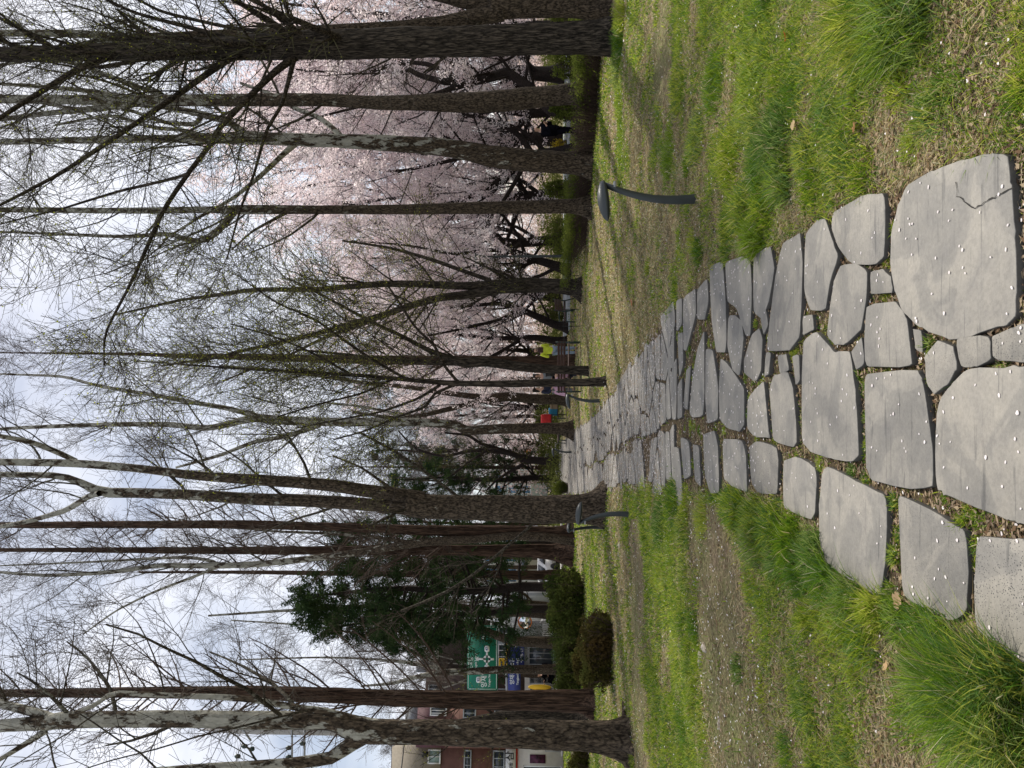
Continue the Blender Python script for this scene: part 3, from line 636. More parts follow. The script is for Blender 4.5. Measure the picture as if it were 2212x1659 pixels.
def dead_leaf(x, y, size, col, label, seed, lobes=5):
    rg = np.random.default_rng(seed); g_ = G(x, y); k = 22; a = np.linspace(0, 2 * math.pi, k, endpoint=False)
    r = size * (.34 + .16 * np.abs(np.cos(a * lobes / 2)) + rg.random(k) * .04)
    rings = []
    for f in (.02, .5, 1):
        rr = r * f; X = rr * np.cos(a) * 1.25; Y = rr * np.sin(a) * .8; rings.append(np.stack([X, Y, .02 + .3 * (X ** 2) / size + rg.random(k) * .006 * f], 1))
    V = np.concatenate(rings); Qd = [(q * k + i, q * k + (i + 1) % k, (q + 1) * k + (i + 1) % k, (q + 1) * k + i) for q in range(2) for i in range(k)]
    mt = leafmat('leaf_' + label.split()[0], tuple(c * .7 for c in col), transl=.35, col2=col)
    o = mk('fallen_leaf', V, Qd, mat=mt, ngons=[tuple(range(k))[::-1]]); o.location = (g_[0], g_[1], float(gz(g_[0], g_[1])) + .012); o.rotation_euler = (rg.uniform(-.3, .3), rg.uniform(-.3, .3), rg.uniform(0, 6))
    tag(o, label, 'leaf')
dead_leaf(1735, 272, .07, (.62, .47, .27), 'pale tan torn leaf lying in grass right of the path, near the big tufts', 1, 3)
dead_leaf(1710, 76, .05, (.42, .12, .03), 'orange brown leaf half buried beside the dark tuft at the right edge', 2)
dead_leaf(1868, 275, .07, (.42, .24, .12), 'brown lobed leaf in the grass near the big cracked slab', 3)
dead_leaf(1812, 1352, .06, (.38, .10, .03), 'rust red curled leaf in the grass left of the path', 4)
dead_leaf(1955, 1300, .06, (.6, .42, .25), 'light tan leaf by the left slab edge near a grass gap', 5)
dead_leaf(1372, 655, .16, (.45, .22, .12), 'large curled reddish leaf on the dry lawn right of the path', 6)
dead_leaf(1345, 1405, .07, (.6, .4, .24), 'flat light brown leaf at the foot of the big left plane tree', 7)
dead_leaf(1935, 1440, .05, (.58, .4, .22), 'small pale brown leaf among tufts in the lower left grass', 8)

co = mk('crack', CRACK[0], CRACK[1], mat=simple('crack_shadow_dirt', (.02, .018, .015), .9), parent=path)
# ---------------------------------------------------------------- trees
def stem3(pts, d, dd=0.0, n=None):
    """traced stem: (x, y, width px) at distance d; dd = how far it drifts off in depth by its end"""
    d0 = d[0] if isinstance(d, tuple) else d; q = []
    N_ = len(pts)
    for i, p in enumerate(pts):
        di = d0 + dd * (i / (N_ - 1)) ** 1.3
        v = P(p[0], p[1], di); q.append((v[0], v[1], v[2], p[2] * .5 * mpx(di)))
    q = resample(np.array(q), n or max(6, 4 * N_))
    return q[:, :3], q[:, 3]
BUD_N = 0
def tree(name, label, cat, base, stems, style, seed, mat=None, group=None, flare=1.35, twig=1.0, dens=1.0, extra_top=True):
    """stems[0] is the trunk from the ground up; the rest are limbs"""
    rg = np.random.default_rng(seed)
    d = GD(base[0]) if base[2] is None else base[2]
    bx = P(base[0], base[1], d)[0]
    root = thing(name, label, cat, (bx, d, 0), group)
    o3 = np.array((bx, d, 0))
    S3 = []
    for k, st in enumerate(stems):
        pts = list(st[0]); dd = st[1] if len(st) > 1 else 0
        p3, r3 = stem3(pts, d + (st[2] if len(st) > 2 else 0), dd)
        if k == 0:
            p3[0, 2] = min(p3[0, 2], 0.0)
            h = np.clip(1 - p3[:, 2] / .7, 0, 1); r3 = r3 * (1 + (flare - 1) * h ** 2.2)
            p3 = np.vstack([[p3[0, 0], p3[0, 1], -.12], p3]); r3 = np.concatenate([[r3[0] * 1.15], r3])
        S3.append((p3, r3))
    mats = dict(syc=(M_SYC, M_SYCB, M_TWIG), sycp=(M_SYCP, M_SYCB, M_TWIG), met=(M_MET, M_TWIGB, M_TWIGB), gin=(M_GIN, M_GIN, M_TWIGG), che=(M_CHE, M_CHE, M_CHE))[style]
    # trunk mesh: displaced rings
    p3, r3 = S3[0]
    k = 28
    pf = resample(np.column_stack([p3, r3]), max(40, len(p3) * 3)); tk, tr_ = pf[:, :3], pf[:, 3]
    V, Qd = tubes([(tk[None], tr_[None])], k=k)
    V = V.reshape(len(tk), k, 3); c = tk[:, None]; dv = V - c
    ang = np.arange(k)[None] * 2 * math.pi / k; hh = tk[:, 2][:, None]
    fl = np.clip(1 - hh / .9, 0, 1) ** 2 * (.32 if flare > 1.2 else .08)
    rid = {'met': .10, 'gin': .05}.get(style, .03)
    fac = 1 + fl * np.cos(ang * 5 + seed) + rid * np.cos(ang * 9 + seed * 2 + hh * .4) * (1 if style == 'met' else .5) + .05 * (vn(ang * 1.5 + 9, hh + 50 + seed, .6, seed) - .5) * 2 + (.04 * (vn(ang * 3, hh * 3 + 50, .35, seed + 3) - .5) * 2)
    V = (c + dv * fac[..., None]).reshape(-1, 3) - o3
    mk('trunk', V, Qd, mat=mat or mats[0], parent=root, smooth=True, ngons=[tuple((len(tk) - 1) * k + j for j in range(k))])
    # limbs traced
    if len(S3) > 1:
        V, Qd = tubes([(resample(np.column_stack([a, b]), 30)[None, :, :3], resample(np.column_stack([a, b]), 30)[None, :, 3]) for a, b in S3[1:]], k=12, rough=.05, seed=seed)
        mk('limbs', V - o3, Qd, mat=mat or mats[0], parent=root, smooth=True)
    # parents for procedural growth
    ends = []; l1 = []
    tall = S3[0][0][-1, 2]
    if style in ('syc', 'sycp'):
        for i, (a, b) in enumerate(S3):
            ln_ = np.linalg.norm(np.diff(a, axis=0), axis=1).sum()
            t0 = .4 if i == 0 else .12
            cnt = max(3, int(ln_ * (1 - t0) * 1.25 * dens))
            l1.append(spawn(rg, a[None], b[None], cnt, t0, 1, (30, 70), (1.5, 4.6), 8, .34, up=.09, wob=.09, rmin=.006, tlen=.35))
        L1 = (np.concatenate([x[0] for x in l1]), np.minimum(np.concatenate([x[1] for x in l1]), .034))
        L2 = spawn(rg, *L1, max(5, 7 * dens), .1, 1, (25, 65), (.8, 2.3), 6, .5, up=.05, wob=.10, rmin=.006)
        L3 = spawn(rg, *L2, 8, .1, 1, (22, 60), (.4, 1.4), 5, .6, up=.02, wob=.13, rmin=.0050 * twig)
        L4 = spawn(rg, *L3, 3, .2, 1, (25, 60), (.15, .6), 4, .7, up=.0, wob=.15, rmin=.0040 * twig)
        V, Qd = tubes([L1, L2], k=5); mk('branches', V - o3, Qd, mat=mats[1], parent=root, smooth=True)
        V, Qd = tubes([L3, L4], k=3); mk('twigs', V - o3, Qd, mat=mats[2], parent=root)
    elif style == 'met':
        for i, (a, b) in enumerate(S3):
            ln_ = np.linalg.norm(np.diff(a, axis=0), axis=1).sum()
            l1.append(spawn(rg, a[None], b[None], max(6, int(ln_ * 5.5 * dens)), .2, 1, (42, 66), (1.6, 3.8), 8, .22, up=.06, wob=.05, rmin=.006, tlen=.55))
        L1 = (np.concatenate([x[0] for x in l1]), np.concatenate([x[1] for x in l1])); L1 = (L1[0], np.minimum(L1[1], .022))
        L2 = spawn(rg, *L1, 8, .1, 1, (25, 50), (.4, 1.2), 5, .5, up=.05, wob=.08, rmin=.005)
        L3 = spawn(rg, *L2, 6, .1, 1, (25, 60), (.2, .6), 4, .7, up=.02, wob=.10, rmin=.0044 * twig)
        V, Qd = tubes([L1, L2], k=4); mk('branches', V - o3, Qd, mat=mats[1], parent=root)
        V, Qd = tubes([L3], k=3); mk('twigs', V - o3, Qd, mat=mats[2], parent=root)
    elif style == 'gin':
        for i, (a, b) in enumerate(S3):
            ln_ = np.linalg.norm(np.diff(a, axis=0), axis=1).sum()
            t0 = .38 if i == 0 else .1
            l1.append(spawn(rg, a[None], b[None], max(3, int(ln_ * (1 - t0) * 2.3 * dens)), t0, 1, (30, 60), (1.4, 3.8), 8, .34, up=.04, wob=.05, rmin=.006, tlen=.4))
        L1 = (np.concatenate([x[0] for x in l1]), np.concatenate([x[1] for x in l1]))
        L2 = spawn(rg, *L1, max(5, 8 * dens), .08, 1, (30, 60), (.5, 1.7), 6, .5, up=.02, wob=.1, rmin=.006)
        L3 = spawn(rg, *L2, 8, .1, 1, (28, 65), (.25, 1.0), 4, .6, up=.01, wob=.09, rmin=.0048 * twig)
        V, Qd = tubes([L1, L2], k=5); mk('branches', V - o3, Qd, mat=mats[1], parent=root, smooth=True)
        V, Qd = tubes([L3], k=3); mk('twigs', V - o3, Qd, mat=mats[2], parent=root)
        bs = (.014, .036)
        V1, Q1 = leaves_on(rg, L3[0], 2 if seed != 102 else 1, bs, .01); V2, Q2 = leaves_on(rg, L2[0], 6 if seed != 102 else 2, bs, .012)
        mk('buds', np.concatenate([V1, V2]) - o3, np.concatenate([Q1, Q2 + len(V1)]), mat=M_BUD, parent=root)
    elif style == 'che':
        for i, (a, b) in enumerate(S3):
            ln_ = np.linalg.norm(np.diff(a, axis=0), axis=1).sum()
            l1.append(spawn(rg, a[None], b[None], max(4, int(ln_ * 1.6)), .35 if i == 0 else .1, 1, (35, 70), (2.0, 4.5), 8, .45, up=.05, wob=.14, rmin=.01, tlen=.3))
        L1 = (np.concatenate([x[0] for x in l1]), np.concatenate([x[1] for x in l1]))
        L2 = spawn(rg, *L1, 6, .2, 1, (25, 60), (.9, 2.2), 6, .5, up=.02, wob=.15, rmin=.006)
        L3 = spawn(rg, *L2, 5, .2, 1, (25, 60), (.4, 1.0), 4, .6, up=-.02, wob=.15, rmin=.004)
        V, Qd = tubes([L1, L2], k=5); mk('branches', V - o3, Qd, mat=mats[1], parent=root)
        V, Qd = tubes([L3], k=3); mk('twigs', V - o3, Qd, mat=mats[2], parent=root)
        V, Qd = leaves_on(rg, L3[0], 27, (.04, .085), .055); V2, Q2 = leaves_on(rg, L2[0], 14, (.04, .08), .06)
        mk('blossom', np.concatenate([V, V2]) - o3, np.concatenate([Qd, Q2 + len(V)]), mat=M_BLOS, parent=root)
    return root
def copy_tree(root, loc, rz, sc, label=None, group=None):
    r = root.copy(); COL.objects.link(r); r.location = loc; r.rotation_euler = (0, 0, rz); r.scale = (sc[0], sc[0], sc[1]) if isinstance(sc, tuple) else (sc,) * 3
    if label: r['label'] = label
    if group: r['group'] = group
    for ch in list(root.children):
        c = ch.copy(); COL.objects.link(c); c.parent = r
    return r

# right side ------------------------------------------------------------
tree('plane_tree', 'forked grey plane tree at the extreme right, behind the dark furrowed trunk', 'tree', (1318, 12, None),
     [([(1320,12,58),(1200,10,52),(1100,14,50),(1060,20,48)],), ([(1085,22,46),(1020,38,34),(950,50,28),(850,58,24),(640,68,22),(480,74,20),(350,80,18),(280,80,17),(150,72,16),(0,72,14),(-120,70,12)],), ([(1060,15,34),(1000,2,30),(940,-12,26),(800,-40,20)],), ([(270,82,16),(180,95,12),(60,130,8),(-60,150,6)],.8)], 'syc', 101, dens=.8)
tree('ginkgo_tree', 'tall dark furrowed trunk at the right with long bare limbs reaching left and yellow-green buds', 'tree', (1328, 84, None),
     [([(1330,76,72),(1300,80,70),(1200,82,66),(1100,86,64),(950,90,62),(800,94,61),(640,99,58),(500,105,50),(380,108,44),(255,112,38),(120,116,34),(0,118,30),(-150,120,24)],),
      ([(496,125,16.3),(430,172,13.3),(364,218,11.8),(300,262,11.1),(238,304,10.4),(126,377,8.1),(0,443,5.9),(-60,470,4.4)],-2.5),
      ([(640,122,17.8),(600,150,15.5),(549,198,13.3),(473,278,11.8),(453,314,11.1),(407,374,10.4),(354,453,9.6),(311,549,8.1),(281,615,6.7),(228,719,5.2),(225,790,3.0)],-4),
      ([(636,124,11.8),(610,222,8.1),(575,284,7.4),(549,375,5.9),(520,450,5.2),(490,560,3.0)],-3),
      ([(255,116,16.3),(178,145,14.1),(66,212,11.1),(0,255,8.9),(-80,310,6.7)],-2),
      ([(489,82,11.8),(413,60,9.6),(350,44,8.1),(288,26,6.7),(238,3,5.9),(190,-20,3.7)],-1), ([(610,80,10.4),(549,66,8.9),(500,60,8.1),(430,45,7.4),(350,25,6.7),(300,0,5.9)],1),
      ([(407,374,6.7),(380,384,6.7),(314,400,6.7),(258,413,5.9),(185,435,5.2),(126,453,4.4),(43,473,3.7),(-20,490,3.0)],.5,-2.2),
      ([(120,108,8.9),(60,75,6.7),(0,30,4.4)],-1), ([(430,100,8.9),(330,60,6.7),(250,20,4.4)],1)], 'gin', 102, flare=1.18)
tree('plane_tree', 'second plane tree from the right, brown below and straight, rising behind the clipped hedge', 'tree', (1290, 205, None),
     [([(1292,203,56),(1243,202,46),(1180,208,43),(1097,217,46),(1000,222,42),(900,222,34),(813,222,28),(700,216,27),(549,216,27),(400,217,25),(265,216,22),(120,215,20),(0,214,18),(-120,214,15)],),
      ([(280,222,16),(200,235,13),(100,245,11),(0,258,9)],1.5), ([(350,205,12),(290,185,11),(200,150,9),(120,125,7),(0,90,5)],1.5), ([(270,210,13),(180,195,10),(60,185,8),(-20,180,6)],-1)], 'syc', 103, dens=.8)
tree('plane_tree', 'pale mottled plane with a kinked trunk, left of the person in black', 'tree', (1284, 352, None),
     [([(1285,355,52),(1225,352,48),(1131,346,47),(1050,336,44),(1000,325,40),(933,315,37),(912,314,36),(800,307,32),(714,304,28),(600,300,27),(529,297,27),(463,299,22),(360,300,17),(265,301,16),(120,304,14),(0,307,12),(-100,310,9)],),
      ([(529,290,18),(496,265,16),(433,246,15),(360,232,12),(300,225,11),(200,238,8),(100,225,6),(0,205,4)],1.5),
      ([(434,252,12),(420,268,10),(360,265,9),(310,248,8),(260,232,6)],1), ([(638,310,15),(610,335,12),(582,362,11),(549,392,10),(500,430,8),(430,470,6),(350,520,4)],-1.5),
      ([(735,293,13),(720,278,12),(690,255,11),(640,235,10),(590,205,8),(520,180,6)],1.2), ([(460,300,11),(400,282,9),(330,275,8),(240,250,6),(120,270,5)],-1)], 'sycp', 104, dens=.75)
tree('plane_tree', 'slim straight plane tree with an elbowed side limb, right of the tall lamp post', 'tree', (1280, 447, None),
     [([(1281,447,36),(1230,446,31),(1100,448,27),(933,451,23),(813,453,20),(680,453,19),(549,453,20),(500,453,20),(463,453,15),(360,454,14),(265,455,13),(120,454,12),(0,453,11),(-100,452,8)],),
      ([(505,458,17),(489,478,16),(463,506,15),(430,521,13),(400,516,11),(364,506,10),(265,511,8),(160,507,7),(66,503,6),(-20,500,4)],1), ([(620,458,9),(590,475,7),(545,500,5),(500,540,3)],-1)], 'syc', 105, dens=.7)
tree('ginkgo_tree', 'dark tree splitting in two low down, standing between the two benches', 'tree', (1259, 622, None),
     [([(1260,622,42),(1235,620,32),(1180,617,31),(1131,616,33),(1100,618,30),(1050,624,26)],), ([(1105,612,22),(1005,618,18),(960,616,17),(912,614,16),(829,613,15),(747,620,13),(664,626,11),(549,626,10),(450,640,8),(380,650,6),(250,680,4)],1),
      ([(1075,626,24),(1012,636,19),(966,641,17),(919,650,15),(836,677,13),(747,704,11),(707,714,11),(648,730,10),(549,752,8),(450,775,6),(350,790,4)],-1.5), ([(940,648,12),(870,668,10),(780,700,9),(700,730,7),(620,770,5)],1.5), ([(1060,606,10),(1000,585,9),(930,560,8),(840,535,6),(740,520,4)],1)], 'gin', 106, dens=1.0)
tree('dawn_redwood', 'tallest straight red brown conifer trunk in the middle, bare feathery branches', 'tree', (1238, 781, 30.0),
     [([(1238,781,30),(1215,781,24),(1150,781,22),(1097,781,22),(950,779,20),(780,777,18),(660,774,16),(549,771,14),(400,769,10),(298,765,7),(132,763,4),(0,762,2.5)],)], 'met', 107, dens=.9)
tree('ginkgo_tree', 'leaning slim trunk with swelling knot, just left of the tall redwood', 'tree', (1274, 802, None),
     [([(1275,802,20),(1240,800,18),(1189,798,18),(1150,795,19),(1108,790,20),(1050,782,21),(1000,783,20),(960,770,13),(917,752,10),(860,722,8),(800,694,7),(700,640,5),(620,600,3)],), ([(1000,785,12),(930,783,10),(850,778,8),(740,765,6),(640,755,4)],.5)], 'gin', 108, flare=1.1, dens=1.0)
tree('ginkgo_tree', 'slender straight young tree with fanning budded branches, closest to the right path edge', 'tree', (1312, 825, None),
     [([(1313,824,22),(1270,826,17),(1170,827,17),(1097,829,15),(985,828,12),(912,823,10),(829,815,9),(747,809,8),(631,802,7),(549,798,6),(430,790,4),(300,780,2.5)],),
      ([(990,826,7),(960,790,6.5),(938,747,6),(896,705,5.5),(860,650,5),(840,620,4)],-1.2), ([(985,830,7),(940,850,6),(915,880,5.5),(860,900,5),(790,930,4),(720,950,3)],-1), ([(950,832,7),(900,862,6),(820,890,5),(740,905,4),(640,925,3)],1.5),
      ([(880,820,7),(810,780,6),(750,740,5.5),(680,690,5),(600,655,4),(520,600,3)],-1.5), ([(850,818,6),(780,850,5),(700,870,4),(600,900,3)],-1), ([(760,810,6),(680,765,5),(600,730,4),(500,700,3)],1)], 'gin', 109, flare=1.1, dens=1.25)
tree('plane_tree', 'brown plane tree forking into pale limbs, beside the picnic table', 'tree', (1222, 864, 38.0),
     [([(1228,862,24),(1200,863,22),(1160,862,20),(1097,857,20),(1052,862,20)],), ([(1055,860,15),(994,853,12),(940,845,11),(880,836,10),(787,827,9),(690,812,8),(600,800,6),(480,790,4)],1), ([(1052,862,14),(1010,874,12),(960,886,11),(912,897,9),(850,902,7),(760,890,5)],-1)], 'syc', 110, dens=.7)
tree('plane_tree', 'pale plane tree in the middle, right beside the far bend of the path', 'tree', (1241, 926, None),
     [([(1242,928,32),(1200,925,24),(1130,925,22),(1042,928,21),(1010,930,20),(979,917,19),(900,912,18),(847,911,18),(760,912,19),(681,911,19),(610,908,20),(549,903,18),(496,915,14),(446,925,13),(364,917,12),(231,917,10),(66,923,8),(-40,929,6)],),
      ([(690,918,12),(650,932,11),(615,943,10),(549,955,9),(470,985,7),(380,1010,5)],-1), ([(560,900,13),(496,883,11),(410,868,10),(331,853,9),(265,843,8),(198,830,7),(132,813,6),(0,808,4)],1), ([(880,908,9),(840,890,7),(780,878,5),(700,870,4)],1)], 'sycp', 111, dens=.75)
# left side --------------------------------------------------------------
tree('plane_tree', 'massive plane tree with twin stems standing at the left edge of the path', 'tree', (1310, 1092, None),
     [([(1311,1092,70),(1280,1096,62),(1181,1101,59),(1080,1098,57),(1000,1096,54),(933,1094,53),(880,1090,52)],), ([(915,1080,36),(859,1068,30),(790,1060,28),(730,1050,27),(640,1042,25),(549,1036,24),(430,1028,20),(298,1012,18),(165,1001,17),(60,999,16),(0,998,15),(-100,996,12)],-.5),
      ([(905,1100,34),(830,1093,29),(714,1084,27),(620,1080,27),(549,1078,26),(397,1068,23),(300,1065,22),(231,1064,22),(200,1056,20),(182,1046,17),(132,1028,14),(60,1026,13),(0,1025,12),(-80,1024,10)],.6),
      ([(165,996,11),(120,975,12),(66,955,11),(0,942,10),(-60,930,8)],-1), ([(215,1066,14),(192,1072,13),(142,1102,12),(68,1124,10),(0,1138,9)],1), ([(840,1052,7),(780,1010,5),(720,985,4)],1)], 'syc', 112, flare=1.3, dens=.8)
tree('plane_tree', 'brown trunk close behind the twin-stemmed plane, to its left', 'tree', (1242, 1152, None),
     [([(1243,1152,36),(1200,1152,28),(1100,1148,25),(1000,1147,23),(933,1146,21),(800,1141,18),(650,1136,18),(549,1133,18),(406,1133,17),(265,1133,15),(120,1134,14),(0,1134,12),(-80,1134,10)],)], 'met', 113, dens=.5)
tree('plane_tree', 'smooth pale plane tree bowing left across the redwood trunks, twin-limbed above', 'tree', (1238, 1166, 30.0),
     [([(1240,1170,20),(1180,1160,18),(1100,1158,17),(1040,1164,16),(960,1168,18),(887,1175,18),(786,1192,15),(650,1209,14),(549,1219,13),(474,1222,13),(400,1222,11),(339,1222,10),(237,1236,9),(102,1243,7),(0,1236,6)],),
      ([(474,1222,9),(457,1212,8),(406,1204,7),(320,1207,6),(237,1212,5),(100,1218,4),(0,1222,3)],.5), ([(887,1172,9),(800,1160,7),(700,1152,6),(600,1148,5),(500,1140,4)],1), ([(470,1225,7),(420,1245,6),(330,1280,5),(250,1320,4),(180,1370,3)],-1)], 'syc', 114, flare=1.1, dens=.8)
tree('dawn_redwood', 'red brown redwood with fluted flared foot, behind the left grass', 'tree', (1220, 1195, 31.0),
     [([(1222,1194,46),(1200,1193,34),(1160,1190,28),(1100,1189,24),(933,1189,20),(780,1189,18),(549,1189,16),(406,1189,14),(265,1188,12),(100,1188,9),(0,1188,8),(-80,1188,6)],)], 'met', 115, flare=1.5, dens=.8)
tree('dawn_redwood', 'short brown redwood trunk left of the fluted one, under the dark conifer', 'tree', (1205, 1243, 40.0), [([(1208,1244,22),(1160,1242,18),(1060,1241,16),(900,1240,13),(700,1238,10),(500,1236,7),(300,1236,4)],)], 'met', 116, dens=.45)
tree('plane_tree', 'little crooked plane sapling with pale forked stem in front of the grey wall', 'tree', (1204, 1310, 42.0), [([(1207,1312,14),(1170,1305,12),(1130,1300,11),(1100,1288,10),(1065,1276,8),(1000,1262,6),(900,1250,4)],), ([(1150,1303,7),(1135,1285,6),(1120,1278,4)],), ([(1120,1298,7),(1100,1312,5),(1060,1320,3)],)], 'sycp', 117, flare=1.1, dens=.5)
tree('plane_tree', 'rugged brown plane trunk with burrs, behind the round dark bush', 'tree', (1210, 1330, 38.0), [([(1212,1334,24),(1180,1326,22),(1130,1322,20),(1083,1322,18),(1000,1312,14),(900,1305,11),(780,1310,9),(600,1320,6),(450,1330,4)],)], 'syc', 118, dens=.6)
tree('plane_tree', 'leaning mottled plane trunk right of the green road sign panel', 'tree', (1214, 1388, 36.0), [([(1216,1390,26),(1170,1387,24),(1108,1384,20),(1060,1368,17),(1020,1352,15),(950,1340,11),(820,1335,8),(650,1345,5)],)], 'syc', 119, dens=.6)
tree('plane_tree', 'slim plane tree fanning widely upward, passing in front of the green road sign', 'tree', (1212, 1446, 37.0),
     [([(1214,1446,24),(1160,1446,19),(1096,1446,17),(1020,1450,14),(962,1452,12),(900,1462,9),(848,1476,7),(780,1482,4)],), ([(960,1448,8),(915,1420,7),(850,1390,6),(780,1370,5),(650,1350,4),(500,1340,3)],), ([(965,1448,8),(900,1435,7),(820,1425,5),(700,1420,4),(520,1425,3)],1), ([(955,1446,6),(900,1400,5),(820,1360,4),(700,1320,3)],-1)], 'sycp', 120, dens=.9)
tree('dawn_redwood', 'large red brown redwood at the left, just right of the biggest mottled plane', 'tree', (1284, 1512, None),
     [([(1286,1518,58),(1270,1516,46),(1200,1514,42),(1071,1513,38),(933,1510,34),(823,1507,32),(700,1502,30),(549,1496,27),(406,1496,24),(265,1496,21),(100,1497,17),(0,1497,15),(-100,1497,12)],)], 'met', 121, flare=1.3, dens=.85)
tree('plane_tree', 'dark trunk hidden between the left redwood and the biggest mottled plane', 'tree', (1272, 1546, None), [([(1273,1548,44),(1200,1547,38),(1120,1546,30),(1060,1550,18),(980,1560,8)],)], 'gin', 122, dens=.2, twig=.8)
tree('plane_tree', 'biggest plane tree at the far left, flaky brown below and smooth grey above its fork', 'tree', (1366, 1592, None),
     [([(1368,1598,84),(1340,1594,68),(1280,1590,63),(1195,1588,61),(1100,1585,57),(1021,1584,54),(930,1581,51),(823,1581,50),(780,1577,54),(750,1568,50),(718,1556,42),(640,1556,38),(549,1556,38),(406,1553,36),(237,1554,34),(130,1557,36),(90,1562,32),(0,1568,26),(-100,1574,20)],),
      ([(785,1592,34),(750,1612,32),(718,1636,28),(640,1648,25),(549,1655,23),(430,1660,20),(250,1675,17),(0,1700,12)],-.5), ([(115,1552,20),(68,1537,20),(0,1520,18),(-80,1500,14)],.4),
      ([(745,1548,17),(690,1534,15),(650,1530,14),(549,1512,13),(480,1506,13),(406,1504,12),(320,1500,11),(244,1497,10),(222,1512,9),(190,1530,9),(150,1546,10)],-.6), ([(100,1578,14),(50,1610,12),(0,1640,10),(-60,1670,7)],-.6)], 'sycp', 123, flare=1.25, dens=.75)
# cherries, traced dark limbs ---------------------------------------------
tree('cherry_tree', 'black crooked cherry tree left of the bend, open dark limbs without trunk neighbours', 'tree', (1204, 996, 52.0),
     [([(1205,996,20),(1170,995,17),(1140,993,16),(1125,990,15)],), ([(1136,988,12),(1082,976,10),(1020,973,8),(960,985,6),(900,970,5),(860,930,3)],1), ([(1125,990,10),(1094,975,9),(1039,958,7),(1010,940,6),(960,935,4)],-1), ([(1131,1003,9),(1094,1023,6),(1070,1040,5),(1050,1060,3)],-.5), ([(1050,974,7),(1010,1000,5),(970,1030,4),(930,1050,3)],1)], 'gin', 124, mat=M_CHE, dens=.5)
CG = 'cherry trees in blossom behind the hedge'
tree('cherry_tree', 'blossoming cherry with a zigzag dark trunk behind the second plane tree from the right', 'tree', (1262, 238, 27.0),
     [([(1265,240,40),(1193,238,26),(1165,210,22),(1143,188,20),(1110,165,20),(1094,156,20),(1060,166,18),(1032,174,18),(957,176,16)],), ([(957,176,14),(900,160,11),(840,120,9),(760,90,6),(660,70,4)],1), ([(1010,176,13),(950,200,10),(880,215,8),(780,230,6),(660,260,4)],-1), ([(985,172,12),(930,140,10),(860,135,8),(780,160,6),(640,150,4)],2)], 'che', 125, group=CG)
tree('cherry_tree', 'blossoming cherry with a leaning trunk and sawn stub beside the tall lamp post', 'tree', (1236, 584, 33.0),
     [([(1238,586,24),(1200,574,20),(1181,568,18),(1140,555,16),(1106,543,15)],), ([(1115,546,12),(1085,520,10),(1050,480,8),(980,450,6),(880,430,4)],1), ([(1165,562,11),(1120,572,9),(1060,570,8),(1005,577,7)],0), ([(1106,543,11),(1060,540,9),(980,548,7),(880,530,5),(760,520,3)],-1), ([(1135,553,9),(1120,510,7),(1090,470,6),(1040,420,4)],-2), ([(1120,555,8),(1080,600,7),(1010,640,5),(900,670,3)],1)], 'che', 126, group=CG)
tree('cherry_tree', 'blossoming cherry sweeping to the right above the brown bench', 'tree', (1232, 706, 35.0),
     [([(1234,708,20),(1200,702,17),(1156,682,15),(1120,665,13),(1094,654,12)],), ([(1094,654,10),(1050,630,8),(980,600,6),(880,570,4)],1), ([(1120,665,9),(1080,690,7),(1000,710,6),(900,730,4)],-1), ([(1094,654,9),(1020,660,7),(920,670,5),(800,690,3)],0)], 'che', 127, group=CG)
tree('cherry_tree', 'blossoming cherry with a bowed stem right of the person in the yellow jacket', 'tree', (1228, 738, 37.0),
     [([(1230,742,22),(1195,735,16),(1156,729,13),(1120,729,11),(1081,731,10),(1039,728,8),(980,720,6)],), ([(1130,731,9),(1080,760,7),(1020,790,6),(920,810,4),(800,830,3)],1), ([(1081,731,7),(1020,700,6),(940,680,5),(820,650,3)],-1)], 'che', 128, group=CG)
proto = tree('cherry_tree', 'broad blossoming cherry behind the kinked pale plane tree', 'tree', (1250, 330, 30.0),
     [([(1252,330,30),(1210,330,26),(1160,335,24),(1130,338,22)],), ([(1135,338,18),(1100,370,14),(1050,410,12),(970,440,9),(860,450,6),(740,440,4)],1), ([(1135,338,18),(1080,330,14),(1000,310,12),(900,300,8),(780,300,6),(640,290,4)],-1), ([(1150,335,15),(1120,290,12),(1060,260,10),(970,240,8),(860,210,6),(720,200,4)],2), ([(1140,336,13),(1120,380,10),(1090,430,8),(1040,500,5)],-2), ([(1060,325,10),(960,350,8),(850,370,6),(700,350,4)],1)], 'che', 129, group=CG)
for px, d, sc, rz, lb in [(60, 33, 1.3, 1.2, 'blossoming cherry at the far right edge behind the dark furrowed trunk'), (160, 40, 1.6, 2.5, 'tall blossoming cherry further back between the two rightmost planes'), (300, 43, 1.55, 4.1, 'blossoming cherry deep behind the person in black'), (420, 38, 1.2, 5.3, 'blossoming cherry behind the slim straight plane with the elbowed limb'), (520, 45, 1.3, .6, 'blossoming cherry far behind the tall lamp post'), (640, 48, 1.25, 3.3, 'blossoming cherry far behind the tree that splits in two'),
                          (760, 52, 1.05, 1.9, 'blossoming cherry far behind the tall redwood trunk'), (880, 58, .95, 4.8, 'blossoming cherry far behind the picnic table'), (-60, 40, 1.3, 3.9, 'blossoming cherry beyond the rightmost plane tree, mostly hidden'), (960, 66, .8, 2.2, 'small distant blossoming cherry over the bend of the path'), (240, 34, .95, 5.9, 'blossoming cherry close behind the hedge, left of the second plane')]:
    copy_tree(proto, (P(1200, px, d)[0], d, 0), rz, sc, lb)
